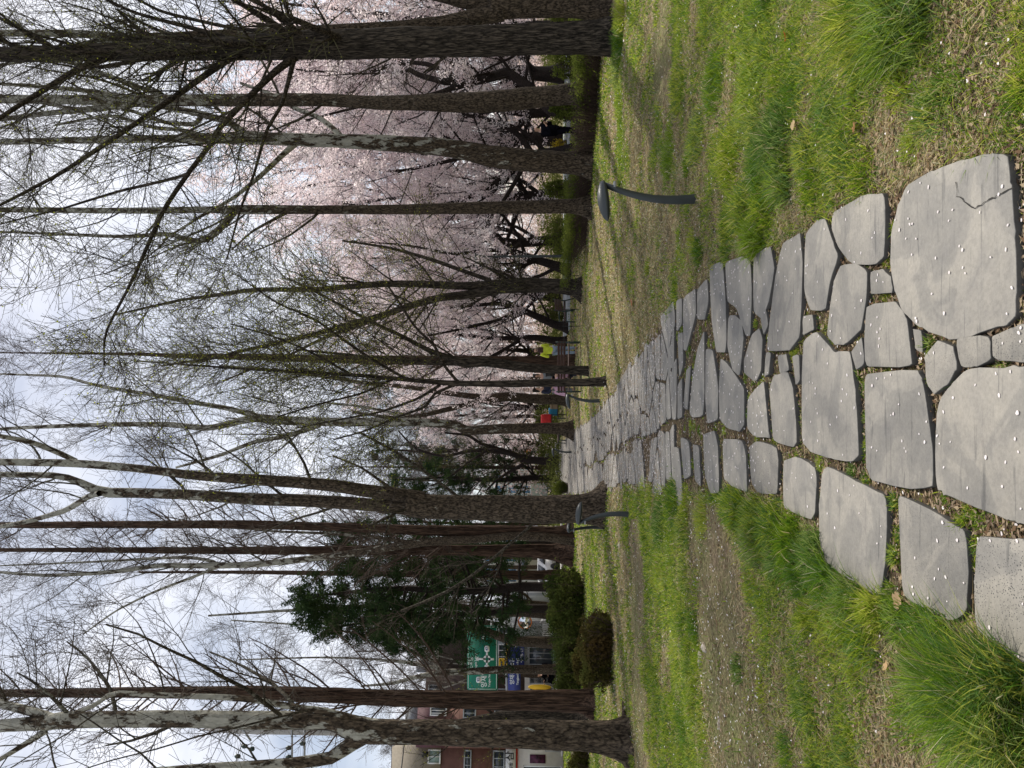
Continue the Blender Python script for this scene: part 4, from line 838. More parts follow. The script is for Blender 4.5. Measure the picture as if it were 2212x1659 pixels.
# background bare trees: three kinds, copied
BG = 'bare trees far beyond the bend of the path'
def ptree(style, seed, h, r, lab, x=0, d=80.0, lean=.0, dens=.8, twig=1.8, nl=4):
    rg = np.random.default_rng(seed)
    s = h / mpx(d) / 6.0
    y0 = H2 - x / mpx(d); xb = XH + CH / mpx(d)
    st = [([(xb - i * s, y0 + (rg.random() - .5) * 12 * (i > 0), 2 * r / mpx(d) * (1 - i / 7)) for i in range(7)],)]
    for k in range(nl):
        i = rg.uniform(1.3, 3.2); sgn = 1 if k % 2 else -1; st.append(([(xb - i * s, y0, r / mpx(d)), (xb - (i + 1) * s, y0 + sgn * s * .35, .7 * r / mpx(d)), (xb - (i + 2) * s, y0 + sgn * s * .5, .5 * r / mpx(d)), (xb - (i + 3) * s, y0 + sgn * s * .6, .2 * r / mpx(d))], rg.uniform(-3, 3)))
    if style == 'met': st = st[:1]
    return tree('bare_tree', lab, 'tree', (xb, y0, d), st, style, seed, flare=1.2, dens=dens, twig=twig, group=BG)
lbB = 'distant leafless grey tree with forked crown in line with the black cherry'
b1 = ptree('syc', 301, 17, .22, lbB, P(1200, 1000, 75)[0], 75.0)
b2 = ptree('met', 302, 20, .2, 'distant leafless spire shaped tree with brown upswept twigs', P(1200, 1085, 70)[0], 70.0)
b3 = ptree('sycp', 303, 16, .2, 'distant pale stemmed leafless tree in line with the picnic bags', P(1200, 880, 72)[0], 72.0)
rgb = random.Random(5); used_ = {}
LMK = [(455, 'the slim straight plane'), (560, 'the tall lamp post'), (625, 'the tree that splits in two'), (700, 'the brown slatted bench'), (755, 'the yellow jacket'), (800, 'the leaning knotted trunk'), (835, 'the slender young tree'), (880, 'the picnic bags'), (925, 'the pale middle plane'), (960, 'the orange warning sign'), (990, 'the black crooked cherry'), (1025, 'the end of the path'), (1060, 'the right side of the twin-stemmed plane'), (1110, 'the twin-stemmed plane'), (1155, 'the brown trunk beside the twin stems'), (1190, 'the fluted redwood'), (1225, 'the blue windowed office'), (1255, 'the short redwood'), (1290, 'the crooked sapling'), (1325, 'the burred plane trunk'), (1350, 'the traffic mirror'), (1390, 'the leaning mottled plane'), (1440, 'the fanning slim plane'), (1500, 'the left redwood'), (1560, 'the biggest plane trunk'), (1640, 'the left edge shop front')]
for i, (px, d, sc) in enumerate([(930, 90, 1.1), (1040, 66, .95), (1110, 84, 1.1), (1150, 62, .9), (1225, 70, 1.0), (1275, 62, .9), (1330, 74, 1.1), (1385, 80, 1.0), (1430, 66, .85), (840, 80, 1.05), (700, 84, 1.0), (780, 95, 1.15), (1600, 70, .9), (1560, 82, 1.0), (980, 110, 1.2), (1075, 105, 1.1), (1180, 110, 1.2), (1300, 100, 1.2), (560, 80, 1.1), (900, 60, .9), (1010, 58, .85), (1130, 56, .8), (1205, 55, .85), (1350, 58, .85), (1460, 55, .75), (640, 70, 1.0), (740, 62, .9), (820, 66, .95), (1250, 85, 1.15), (1410, 95, 1.2), (1520, 88, 1.0), (960, 74, 1.0), (1640, 60, .8), (460, 90, 1.2)]):
    pr = (b1, b2, b3)[(i * 2 + i // 3) % 3]
    lm = min(LMK, key=lambda q: abs(q[0] - px)); used_[lm[1]] = used_.get(lm[1], 0) + 1
    lb = ('distant leafless grey tree ', 'distant brown spire shaped tree ')[pr is b2] + ('behind ', 'further back behind ', 'furthest back behind ')[min(2, used_[lm[1]] - 1)] + lm[1]
    copy_tree(pr, (P(1200, px, d)[0], d, 0), rgb.uniform(0, 6.28), sc, lb)

# conifers -------------------------------------------------------------------
def conifer(label, base, d, top, half, seed, lean=0, low=.25, n1=60, group=None):
    rg = np.random.default_rng(seed)
    b = P(base[0], base[1], d); root = thing('conifer', label, 'tree', (b[0], d, 0), group); o3 = np.array((b[0], d, 0))
    H = P(top, base[1], d)[2]; Wd = half * mpx(d)
    tz = np.linspace(-.1, H, 12); tp = np.stack([b[0] + lean * (tz / H) ** 2 + .1 * np.sin(tz), d + 0 * tz, tz], 1); tr_ = np.linspace(.2, .03, 12) * H / 10
    V, Qd = tubes([(tp[None], tr_[None])], k=10, rough=.1); mk('trunk', V - o3, Qd, mat=M_CHE, parent=root, smooth=True)
    L1 = spawn(rg, tp[None], tr_[None], n1, low, 1, (55, 85), (Wd * .75, Wd * 1.6), 7, .35, up=-.0, wob=.10, rmin=.012, tlen=.72)
    L2 = spawn(rg, *L1, 8, .2, 1, (30, 60), (.5, 1.3), 5, .5, up=-.05, wob=.12, rmin=.006)
    L3 = spawn(rg, *L2, 5, .2, 1, (30, 70), (.25, .65), 4, .6, up=-.08, wob=.15, rmin=.004)
    V, Qd = tubes([L1, L2], k=4); mk('branches', V - o3, Qd, mat=M_CHE, parent=root)
    V, Qd = leaves_on(rg, L3[0], 19, (.06, .19), .05, t0=0, droop=.12, flat=.62); mk('foliage', V - o3, Qd, mat=M_CON, parent=root)
    return root
conifer('dark green conifer with drooping sprays, tallest of the dark crowns on the left', (1212, 1272), 33.0, 650, 155, 401, lean=-.3, low=.18, n1=80)
conifer('dark green conifer left of the tallest one, thin crown over the road sign', (1208, 1318), 36.0, 700, 95, 402, lean=-.9, low=.42, n1=50)
conifer('dark green conifer behind the twin-stemmed plane tree and the redwoods', (1205, 1180), 42.0, 700, 105, 403, low=.2, n1=60)
conifer('rounded dark conifer over the bend of the path, in front of the far cherries', (1200, 1035), 55.0, 850, 95, 404, low=.12, n1=60)
conifer('small dark conifer spire rising from the blossom right of the bend', (1200, 975), 66.0, 800, 35, 405, low=.3, n1=30)

# ---------------------------------------------------------------- shrubs and hedges
def bush(name, label, cat, c, size, n, mat, seed, leaf=(.03, .07), group=None, boxy=0.0, stems=40, bare=.0, rz=0.0):
    """twiggy bush: c = centre on the ground, size = (x, y, z) extents"""
    rg = np.random.default_rng(seed); root = thing(name, label, cat, (c[0], c[1], 0), group, rz)
    base = np.zeros((stems, 3)); base[:, 0] = rg.uniform(-.38, .38, stems) * size[0]; base[:, 1] = rg.uniform(-.35, .35, stems) * size[1]
    tip = base * 1.25 + rg.normal(size=(stems, 3)) * .08; tip[:, 2] = size[2] * rg.uniform(.6, .95, stems) * (1 if boxy else 1 - .5 * (np.hypot(base[:, 0] / size[0], base[:, 1] / size[1]) * 2) ** 2)
    t = np.linspace(0, 1, 5)[None, :, None]; Pp = base[:, None] * (1 - t) + tip[:, None] * t + rg.normal(size=(stems, 5, 3)) * .02 * size[2]; Pp[:, 0, 2] = -.05
    Rr = np.full((stems, 5), .009) * np.linspace(1, .5, 5)[None]
    B = spawn(rg, Pp, Rr, 5, .2, 1, (25, 60), (.15 * size[2], .45 * size[2]), 4, .6, up=.05, wob=.15, rmin=.004)
    V, Qd = tubes([(Pp, Rr), B], k=3); mk('stems', V, Qd, mat=M_TWIGB, parent=root)
    u = rg.normal(size=(n * 3, 3)); u /= np.linalg.norm(u, axis=1, keepdims=True)
    if boxy: u = np.sign(u) * np.abs(u) ** (1 - boxy * .75); u = np.clip(u, -1, 1)
    u *= (rg.random((n * 3, 1)) ** .35)
    p = u * np.array(size) * .5; p[:, 2] += size[2] * .5
    cl = vn(p[:, 0] * 3 + seed, p[:, 1] * 3 + p[:, 2] * 2.3, .5, seed) + .5 * vn(p[:, 0] * 3 + seed, p[:, 2] * 3, .2, seed + 1)
    p *= (1 + (cl[:, None] - .75) * .55)
    keep = (cl + rg.normal(size=len(cl)) * .12 > .55) & (p[:, 2] > size[2] * bare * rg.uniform(.7, 1.1, len(cl))) & (p[:, 2] > 0.01); p = p[keep][:n]
    V, Qd = leaves_on(rg, np.stack([p, p], 1), 1, leaf, .012); mk('foliage', V, Qd, mat=mat, parent=root)
    return root
def bush_px(label, y0, y1, xt, xb, mat, seed, n=9000, name='shrub', cat='shrub', dep=None, leaf=(.03, .07), **k):
    d = GD(xb); w = abs(y1 - y0) * mpx(d); dp = dep or w * .7; d2 = d + dp / 2; z = P(xt, 0, d2)[2]
    c = P(1200, (y0 + y1) / 2, d2); return bush(name, label, cat, c, (w, dp, z), n, mat, seed, leaf=leaf, **k)
bush_px('round dark green bush below the conifers, left of the fluted redwood', 1228, 1384, 1186, 1268, M_SHR, 501, 16000, leaf=(.04, .09), boxy=.25, stems=90)
bush_px('low brownish green bush in front of the round dark bush', 1320, 1482, 1258, 1330, M_SHB, 502, 17000, leaf=(.025, .06), boxy=.45, stems=160)
bush_px('wide low hedge of olive and brown leaves behind the left bushes', 1350, 1505, 1204, 1258, M_SHR, 503, 14000, dep=2, leaf=(.04, .09), boxy=.5, stems=120)
bush_px('small bronze green bush between the low brown bush and the left redwood', 1400, 1475, 1243, 1282, M_SHB, 504, 8000)
bush_px('dark evergreen bush under the green road sign', 1352, 1436, 1192, 1216, M_CON, 505, 7000)
bush_px('brown twiggy bush at the left edge behind the biggest plane tree', 1606, 1700, 1232, 1278, M_SHB, 506, 9000)
bush_px('round dark pine bush beside the traffic mirror', 1345, 1405, 1080, 1206, M_CON, 507, 6000)
bush_px('fresh yellow green bush on the left edge of the far path', 1040, 1068, 1196, 1228, M_HEDGE, 508, 3000)
bush_px('yellow flowering bush behind the hedge, left of the person in black', 300, 326, 1188, 1228, leafmat('yellow_flowers', (.45, .34, .03), transl=.4, col2=(.7, .55, .05)), 509, 900, leaf=(.03, .06))
for i, (y0, y1, xt, xb, lb) in enumerate([(-20, 50, 1165, 1262, 'light green loose bush behind the rightmost plane tree'), (95, 170, 1190, 1262, 'light green loose bush between the dark furrowed trunk and the second plane'), (220, 262, 1190, 1258, 'light green loose bush at the foot of the zigzag cherry'),
                                         (390, 430, 1180, 1254, 'light green loose bush right of the slim straight plane'), (470, 560, 1172, 1250, 'light green loose bush left of the slim straight plane'), (655, 700, 1165, 1225, 'pale leafy bush above the brown bench')]):
    bush_px(lb, y0, y1, xt, xb, M_HEDGE, 520 + i, 2600, leaf=(.04, .09), group='loose bushes behind the clipped hedge')
def hedge_line(label, pts, hgt, dep, mat, seed, n, bare=.45, leaf=(.02, .05)):
    a, b = G(*pts[0]), G(*pts[-1]); v = b - a; ln_ = np.hypot(v[0], v[1]); ang = math.atan2(v[1], v[0])
    nrm = np.array((-math.sin(ang), math.cos(ang))); nrm = nrm if nrm[1] > 0 else -nrm
    c = (a[:2] + b[:2]) / 2 + nrm * dep / 2
    return bush('hedge', label, 'hedge', c, (ln_ * 1.15, dep, hgt), n, mat, seed, boxy=.9, stems=1500, bare=bare, leaf=leaf, rz=ang)
hedge_line('long clipped hedge with bare brown stems and a green top, right of the path', [(1322, -60), (1266, 575)], .66, 1.3, M_HEDGE, 541, 42000)
bush('hedge', 'clipped bright green hedge at the far bend of the path', 'hedge', (P(1200, 955, 60)[0], 60, 0), (6.0, 1.5, 1.55), 16000, M_HEDGE, 542, boxy=.9, stems=60, leaf=(.06, .13))
# far undergrowth and low blossom that close the view beyond the cherries
rg = np.random.default_rng(77); n = 90000
px = rg.uniform(-9, 62, n); py = rg.uniform(56, 92, n); hh = 6.5 * vn(px, py, 4, 9) + .6; pz = hh * rg.random(n) ** .8
V, Qd = leaves_on(rg, np.repeat(np.stack([px, py, pz], 1)[:, None], 2, 1), 1, (.10, .24), .05)
o = mk('blossom_thicket', V, Qd, mat=leafmat('far_blossom', (.42, .33, .28), transl=.45, col2=(.80, .66, .66)))
tag(o, 'far pale pink thicket of low blossom closing the view behind the cherries', 'thicket', kind='stuff')
n = 60000; px = rg.uniform(-9, 40, n); py = rg.uniform(43.5, 56, n); hh = np.maximum(0, 2.6 * vn(px, py, 2.2, 12) - .5); pz = hh * rg.random(n) ** .7; s_ = hh > .1; px, py, pz = px[s_], py[s_], pz[s_]
V, Qd = leaves_on(rg, np.repeat(np.stack([px, py, pz], 1)[:, None], 2, 1), 1, (.06, .16), .04)
o = mk('undergrowth', V, Qd, mat=leafmat('far_green_scrub', (.05, .06, .02), transl=.35, col2=(.16, .18, .05)))
tag(o, 'green undergrowth at the feet of the far cherries', 'undergrowth', kind='stuff')

# ---------------------------------------------------------------- roads and pavements beyond the park
M_ASPH = simple('asphalt', (.055, .055, .058), .9, noise=.2, scale=20); M_PAVE = simple('pavement_blocks', (.36, .35, .34), .85, noise=.15, scale=12)
M_WALK = simple('walkway_paving', (.30, .33, .35), .8, noise=.15, scale=8)
mb = MB().box(-90, -6, 45.4, 54, .0, .012); o = mb.build('road', M_ASPH); o['kind'] = 'structure'
mb = MB().box(-90, -8, 43, 45.4, 0, .13); mb.box(-90, -4, 54, 58, 0, .13); o = mb.build('pavement', M_PAVE); o['kind'] = 'structure'
mb = MB().box(2.4, 26, 33.5, 42, .03, .075); o = mb.build('walkway', M_WALK); o['kind'] = 'structure'

# ---------------------------------------------------------------- buildings
M_BRICK = simple('red_brown_brick', (.17, .085, .065), .85, noise=.2, scale=3); M_DBRICK = simple('dark_brown_brick', (.085, .06, .055), .85, noise=.25, scale=5)
M_PURP = simple('plum_cladding', (.12, .055, .065), .7); M_TAN = simple('sandstone_cladding', (.33, .29, .23), .8, noise=.1)
M_WHITE = simple('white_paint', (.72, .72, .70), .6, noise=.04); M_GREYW = simple('grey_panel', (.34, .36, .37), .6, noise=.06); M_CREAM = simple('cream_wall', (.60, .57, .50), .7, noise=.05)
M_GLASS = simple('dark_glass', (.03, .04, .05), .12, 0, .1, spec=.8); M_BGLASS = simple('blue_glass', (.10, .24, .42), .15, 0, .15, spec=.8); M_ROOF = simple('grey_roof', (.22, .23, .24), .7)
M_BLACK = simple('black_rubber', (.02, .02, .02), .7)
def pz(x, d): return P(x, H2, d)[2]
def pxx(y, d): return (H2 - y) * d / F
def wall_box(name, d, y0, y1, xt, xb, mat, parent, dep=8.0, proud=0.0):
    a, b = sorted((pxx(y0, d), pxx(y1, d))); z1 = pz(xt, d); z0 = max(pz(xb, d), 0) if xb < 1240 else 0
    ox = parent.location
    m_ = MB().box(a - ox[0], b - ox[0], d - proud - ox[1], d - proud + dep - ox[1], z0, z1)
    return m_.build(name, mat, parent)
def window(d, y0, y1, xt, xb, parent, fm=None, gm=None, bars=1, name='window', proud=.02, fr=.07):
    a, b = sorted((pxx(y0, d), pxx(y1, d))); z1 = pz(xt, d); z0 = max(.06, pz(xb, d)); ox = parent.location; a -= ox[0]; b -= ox[0]; Y = d - ox[1]
    m_ = MB(); f = fr
    m_.box(a, b, Y - .08 - proud, Y + .05 - proud, z0, z0 + f).box(a, b, Y - .08 - proud, Y + .05 - proud, z1 - f, z1)
    m_.box(a, a + f, Y - .075 - proud, Y + .045 - proud, z0 + f, z1 - f).box(b - f, b, Y - .075 - proud, Y + .045 - proud, z0 + f, z1 - f)
    for i in range(bars):
        xm = a + (b - a) * (i + 1) / (bars + 1); m_.box(xm - f / 3, xm + f / 3, Y - .07 - proud, Y + .04 - proud, z0 + f, z1 - f)
    w = m_.build(name, fm or M_WHITE, parent)
    MB().box(a + f, b - f, Y - .03 - proud, Y + .02 - proud, z0 + f, z1 - f).build('pane', gm or M_GLASS, w)
    return w
def bldg(label, d, yc): return thing('building', label, 'building', (pxx(yc, d), d, 0))
def text_obj(txt, size, mat, parent, x, z, ydepth, name='lettering', sx=1.0, ang=0.0, align='CENTER', ext=.004):
    cu = bpy.data.curves.new('txt', 'FONT'); cu.body = txt; cu.size = size; cu.align_x = align; cu.align_y = 'CENTER'; cu.extrude = ext; cu.resolution_u = 3; cu.offset = size * .012
    to = bpy.data.objects.new('txt', cu); COL.objects.link(to); bpy.context.view_layer.update()
    me = bpy.data.meshes.new_from_object(to.evaluated_get(bpy.context.evaluated_depsgraph_get())); bpy.data.objects.remove(to)
    M = Matrix.Translation((x, ydepth, z)) @ Matrix.Rotation(ang, 4, 'Y') @ Matrix.Rotation(math.pi / 2, 4, 'X') @ Matrix.Diagonal((sx, 1, 1, 1)); me.transform(M)
    me.materials.clear(); me.materials.append(mat); me.name = name
    o = bpy.data.objects.new(name, me); COL.objects.link(o); o.parent = parent; return o
# red brown corner building
d = 44.0; A = bldg('red brown brick shop building with plum top floor, behind the left redwood', d, 1600)
wall_box('wall', d, 1608, 1800, 957, 1115, M_BRICK, A); wall_box('upper_wall', d, 1608, 1800, 853, 957, M_TAN, A, proud=.02)
wall_box('bay', d, 1522, 1608, 966, 1115, M_BRICK, A, proud=.35, dep=8.3); wall_box('top_floor', d, 1522, 1608, 905, 966, M_PURP, A, proud=.37, dep=8.3)
wall_box('shop_front', d, 1522, 1800, 1115, 1240, M_CREAM, A, proud=.05); wall_box('roof', d, 1527, 1600, 868, 905, M_ROOF, A, proud=-1.5, dep=5)
window(d - .35, 1530, 1552, 930, 966, A, bars=3); window(d - .35, 1535, 1556, 1001, 1029, A, fm=M_GREYW); window(d - .35, 1537, 1555, 1068, 1093, A, fm=M_GREYW); window(d - .35, 1562, 1590, 1001, 1029, A, fm=M_GREYW)
window(d, 1612, 1640, 930, 957, A, gm=simple('pale_glass', (.25, .33, .30), .3)); window(d, 1612, 1656, 1006, 1022, A, fm=M_GREYW, bars=2); window(d, 1612, 1659, 1067, 1092, A, fm=M_GREYW, bars=2); window(d, 1670, 1720, 1006, 1092, A, fm=M_GREYW, bars=2)
window(d, 1640, 1680, 1130, 1212, A, fm=M_WHITE, name='door', bars=0)
sg = wall_box('sign_board', d, 1607, 1720, 1094, 1115, M_WHITE, A, dep=.2, proud=.25); X0 = A.location[0]
text_obj('삼', .52, M_BLACK, sg, pxx(1622, d) - X0, pz(1104, d), -.27, sx=1.1); text_obj('비빔밥', .22, M_BLACK, sg, pxx(1645, d) - X0, pz(1106, d), -.27)
wall_box('sign_stripe', d, 1607, 1720, 1115.5, 1119, simple('red_paint', (.5, .05, .04), .6), A, dep=.1, proud=.12)
b = wall_box('vent_box', d, 1617, 1626, 918, 931, M_BLACK, A, dep=.3, proud=.3)
t = thing('poster_panel', 'dark pink and purple poster panel on the cream shop front', 'poster', (pxx(1627, d), d - .12, 0))
MB().box(-.22, .22, -.04, .04, pz(1178, d), pz(1145, d)).build('board', simple('purple_print', (.06, .015, .035), .6, noise=.8, scale=5), t)
# dark brick building behind the sign
d = 57.0; B = bldg('dark brown brick building with a tall window, behind the green road sign', d, 1460)
wall_box('wall', d, 1440, 1530, 925, 1134, M_DBRICK, B, dep=10); wall_box('side_wing', d, 1345, 1440, 948, 1074, M_DBRICK, B, dep=9, proud=-.6); wall_box('cornice', d, 1345, 1440, 940, 948, M_CREAM, B, dep=9.2, proud=-.4)
wall_box('lift_house', d, 1428, 1452, 895, 925, M_ROOF, B, dep=4, proud=-2); wall_box('glazed_front', d, 1345, 1440, 1074, 1240, M_GREYW, B, dep=9, proud=-.5); wall_box('ground_floor', d, 1440, 1530, 1134, 1240, M_CREAM, B, dep=10, proud=.05)
window(d, 1472, 1489, 931, 962, B, fm=M_GREYW); window(d, 1478, 1497, 1076, 1107, B, fm=M_GREYW); window(d + .5, 1385, 1436, 1077, 1116, B, bars=3); window(d + .5, 1380, 1436, 1142, 1196, B, fm=M_GREYW, bars=4); window(d + .5, 1350, 1376, 1077, 1116, B, bars=1)
window(d, 1450, 1468, 1144, 1196, B, bars=0, name='door', fm=M_GREYW); window(d, 1474, 1490, 1144, 1196, B, bars=1)
M_BLUE = simple('blue_sign_paint', (.035, .05, .22), .5, noise=.05)
sb = wall_box('shop_sign', d, 1388, 1436, 1119, 1133, M_BLUE, B, dep=.2, proud=-.2); text_obj('부동산', .38, M_WHITE, sb, pxx(1412, d) - B.location[0], pz(1126, d), .18)
# pale garage building, grey wall, far glass blocks
d = 60.0; Cb = bldg('low white garage building behind the traffic mirror', d, 1370)
wall_box('wall', d, 1328, 1350, 1090, 1240, M_WHITE, Cb); wall_box('lintel', d, 1350, 1408, 1140, 1148, M_WHITE, Cb, dep=6); wall_box('back_wall', d, 1350, 1408, 1148, 1240, M_GREYW, Cb, dep=3, proud=-3)
d = 50.0; D = bldg('tall grey flat panel wall with white strips, behind the crooked sapling', d, 1306)
wall_box('grey_wall', d, 1303, 1329, 1060, 1240, M_GREYW, D, dep=6); wall_box('white_wall', d, 1276, 1303, 1080, 1240, M_WHITE, D, dep=6, proud=-.4)
wall_box('pillar', d, 1280, 1286, 1080, 1240, M_GREYW, D, dep=.4, proud=.2); window(d + .4, 1288, 1300, 1120, 1150, D, fm=M_GREYW)
d = 92.0; E = bldg('white framed office block with blue windows, seen between the redwoods', d, 1225)
wall_box('frame_wall', d, 1150, 1262, 960, 1240, M_WHITE, E, dep=15)
for r_ in range(4):
    for c_ in range(5): window(d, 1154 + c_ * 21, 1172 + c_ * 21, 972 + r_ * 38, 1004 + r_ * 38, E, gm=M_BGLASS, bars=1, fr=.15)
wall_box('entrance_canopy', d, 1195, 1245, 1128, 1140, M_GLASS, E, dep=2, proud=2)
d = 110.0; Fb = bldg('far pale green glass block over the end of the path', d, 1045)
wall_box('wall', d, 1020, 1120, 1060, 1240, simple('pale_green_panel', (.42, .5, .5), .5), Fb, dep=12)
for r_ in range(3):
    for c_ in range(4): window(d, 1024 + c_ * 23, 1044 + c_ * 23, 1070 + r_ * 28, 1092 + r_ * 28, Fb, gm=M_BGLASS, fr=.15)
d = 75.0; Gb = bldg('plain grey building glimpsed through the blossom at the right', d, 130)
wall_box('wall', d, 40, 215, 1090, 1240, simple('grey_render', (.22, .21, .21), .8), Gb, dep=14); wall_box('parapet', d, 38, 217, 1084, 1090, M_GREYW, Gb, dep=14.2, proud=.1)
for c_ in range(5): window(d, 52 + c_ * 32, 72 + c_ * 32, 1104, 1128, Gb, fm=M_GREYW)

def turn(objs, yc, d, deg):
    c = Vector((pxx(yc, d), d, 0)); M = Matrix.Rotation(R(deg), 3, 'Z')
    for o_ in objs: o_.location = c + M @ (o_.location - c); o_.rotation_euler[2] += R(deg)
turn([A, t], 1522, 44.0, 21); turn([B], 1345, 57.0, 17); turn([Cb], 1328, 60.0, 16); turn([D], 1276, 50.0, 14); turn([E], 1150, 92.0, 10)

# ---------------------------------------------------------------- signs and street furniture on the left
M_SGREEN = simple('sign_green', (.005, .17, .105), .45, noise=.04); M_YEL = simple('signal_yellow', (.75, .48, .03), .5, noise=.04); M_STEEL = simple('galvanised_steel', (.30, .31, .32), .45, .6)
M_LET = simple('sign_white', (.82, .85, .84), .5, noise=.02)
def rrect(w, h, r, y0, y1, k=6):
    pts = []
    for cx, cz, a0 in ((w / 2 - r, h / 2 - r, 0), (-w / 2 + r, h / 2 - r, 90), (-w / 2 + r, -h / 2 + r, 180), (w / 2 - r, -h / 2 + r, 270)):
        for i in range(k + 1): a = R(a0 + 90 * i / k); pts.append((cx + r * math.cos(a), cz + r * math.sin(a)))
    n = len(pts); V = [(p[0], y0, p[1]) for p in pts] + [(p[0], y1, p[1]) for p in pts]
    return V, [tuple(range(n)), tuple(range(2 * n - 1, n - 1, -1))] + [(i, n + i, n + (i + 1) % n, (i + 1) % n) for i in range(n)]
d = 41.0; cx = pxx(1422, d); cz = (pz(1009, d) + pz(1075, d)) / 2; SW, SH = 139 * mpx(d), 66 * mpx(d)
t = thing('road_sign', 'large green direction sign with white arrows and Korean place names', 'road sign', (cx, d, 0))
V, Fc = rrect(SW, SH, .1, -.03, .03); V = [(a, b_, c + cz) for a, b_, c in V]; pn = MB().add(V, Fc).build('panel', M_SGREEN, t)
br = MB()
for q in (1, -1):
    br.box(-SW / 2 + .09, SW / 2 - .09, -.036, -.031, cz + q * (SH / 2 - .06) - .012, cz + q * (SH / 2 - .06) + .012); br.box(q * (SW / 2 - .06) - .012, q * (SW / 2 - .06) + .012, -.036, -.031, cz - SH / 2 + .09, cz + SH / 2 - .09)
br.build('border', M_LET, pn)
def sx_(y): return pxx(y, d) - cx
text_obj('양재역', .36, M_LET, pn, sx_(1466), pz(1046, d), -.034); text_obj('Yangjae Station', .15, M_LET, pn, sx_(1466), pz(1057, d), -.034)
text_obj('도곡동', .27, M_LET, pn, sx_(1434) , pz(1018, d), -.034); text_obj('Dogok 2-dong', .15, M_LET, pn, sx_(1430), pz(1028, d), -.034)
text_obj('포이', .32, M_LET, pn, sx_(1372), pz(1046, d), -.034); text_obj('Poi', .15, M_LET, pn, sx_(1372), pz(1057, d), -.034)
ar = MB(); ax, az = sx_(1424), pz(1052, d)
def bar(a, b, w, y=-.034):
    a = np.array(a); b = np.array(b); v = (b - a) / np.linalg.norm(b - a); n_ = np.array((-v[1], v[0])) * w / 2
    V = [(q[0], yy, q[1]) for yy in (y - .006, y) for q in (a - n_, a + n_, b + n_, b - n_)]; return V, [(0, 1, 2, 3), (7, 6, 5, 4), (0, 4, 5, 1), (1, 5, 6, 2), (2, 6, 7, 3), (3, 7, 4, 0)]
for a, b_, w in (((ax, az + .08), (ax, az + .46), .10), ((ax - .08, az), (ax - .42, az), .10), ((ax + .08, az), (ax + .42, az), .10), ((ax, az - .08), (ax, az - .38), .12)): ar.add(*bar(a, b_, w))
k = 20; V = []; 
for yy in (-.04, -.034):
    for rr in (.09, .20):
        for i in range(k): a = 2 * math.pi * i / k; V.append((ax + rr * math.cos(a), yy, az + rr * math.sin(a)))
ar.add(V, [(i, k + i, k + (i + 1) % k, (i + 1) % k) for i in range(k)])
for dx, dz in ((0, 1), (-1, 0), (1, 0)):
    px_, pz_ = ax + dx * .58, az + dz * .62; qx, qz = ax + dx * .42, az + dz * .46
    ar.add([(px_, -.041, pz_), (qx + dz * .13, -.041, qz + dx * .13), (qx - dz * .13, -.041, qz - dx * .13)], [(0, 1, 2)])
ar.build('arrows', M_LET, pn)
for (yy, xx, tx) in ((1469, 1034, '92'), (1443, 1052, '41'), (1402, 1052, '47')):
    V, Fc = rrect(.34, .26, .1, -.042, -.034); V = [(a + sx_(yy), b_, c + pz(xx, d)) for a, b_, c in V]; sh = MB().add(V, Fc).build('route_shield', M_LET, pn)
    text_obj(tx, .2, M_BLUE, sh, sx_(yy), pz(xx, d), -.046)
mp_ = MB(); mp_.tube([(SW / 2 + .9, .25, 0), (SW / 2 + .9, .25, pz(1000, d))], .12, 12); mp_.tube([(SW / 2 + .9, .25, cz + .5), (-SW / 2 + .2, .25, cz + .5)], .06, 8); mp_.tube([(SW / 2 + .9, .25, cz - .5), (-SW / 2 + .2, .25, cz - .5)], .06, 8)
mp_.build('gantry_post', M_STEEL, t)
# signal arm with the blue street name plate
d = 38.0; X0 = pxx(1512, d); t = thing('traffic_signal', 'traffic signal with a grey and yellow arm, across below the green sign', 'signal', (X0, d, 0)); za = pz(1095, d)
MB().tube([(0, 0, 0), (0, 0, za + .5)], [.11, .08], 12).build('post', M_STEEL, t); MB().tube([(0, 0, za), (pxx(1436, d) - X0, 0, za)], [.07, .06], 10).build('arm', M_STEEL, t); MB().tube([(pxx(1436, d) - X0, 0, za), (pxx(1372, d) - X0, 0, za + .02)], [.062, .05], 10).build('arm_tip', M_YEL, t)
h = MB().box(pxx(1440, d) - X0, pxx(1424, d) - X0, -.25, .1, pz(1090, d), pz(1078, d)).build('signal_head', M_YEL, t, bevel=.03)
for q in range(3): MB().tube([(pxx(1437 - q * 5, d) - X0, -.29, pz(1084, d)), (pxx(1437 - q * 5, d) - X0, -.24, pz(1084, d))], .05, 12).build('lens', M_GLASS, h)
d = 37.8; t = thing('street_name_sign', 'blue street name plate with a pointed left end, under the grey signal arm', 'street sign', (pxx(1455, d), d, 0))
w = 112 * mpx(d); hh = 27 * mpx(d); zc = pz(1111, d)
V = [(x, yy, z + zc) for yy in (-.02, .02) for x, z in ((-w / 2, 0), (-w / 2 + .2, hh / 2), (w / 2 - .06, hh / 2), (w / 2, hh / 2 - .06), (w / 2, -hh / 2 + .06), (w / 2 - .06, -hh / 2), (-w / 2 + .2, -hh / 2))]
pl = MB().add(V, [tuple(range(7)), tuple(range(13, 6, -1))] + [(i, 7 + i, 7 + (i + 1) % 7, (i + 1) % 7) for i in range(7)]).build('plate', M_BLUE, t)
text_obj('양재천로8길', .26, M_LET, pl, .12, zc + .10, -.024); text_obj('Yangjaecheon-ro 8-gil', .15, M_LET, pl, .1, zc - .16, -.024); text_obj('25', .16, M_LET, pl, -w / 2 + .3, zc, -.024)
hg = MB(); hg.box(-.6, -.57, -.01, .01, zc + hh / 2, zc + hh / 2 + .16); hg.box(.57, .6, -.01, .01, zc + hh / 2, zc + hh / 2 + .16); hg.build('hanger', M_STEEL, t)
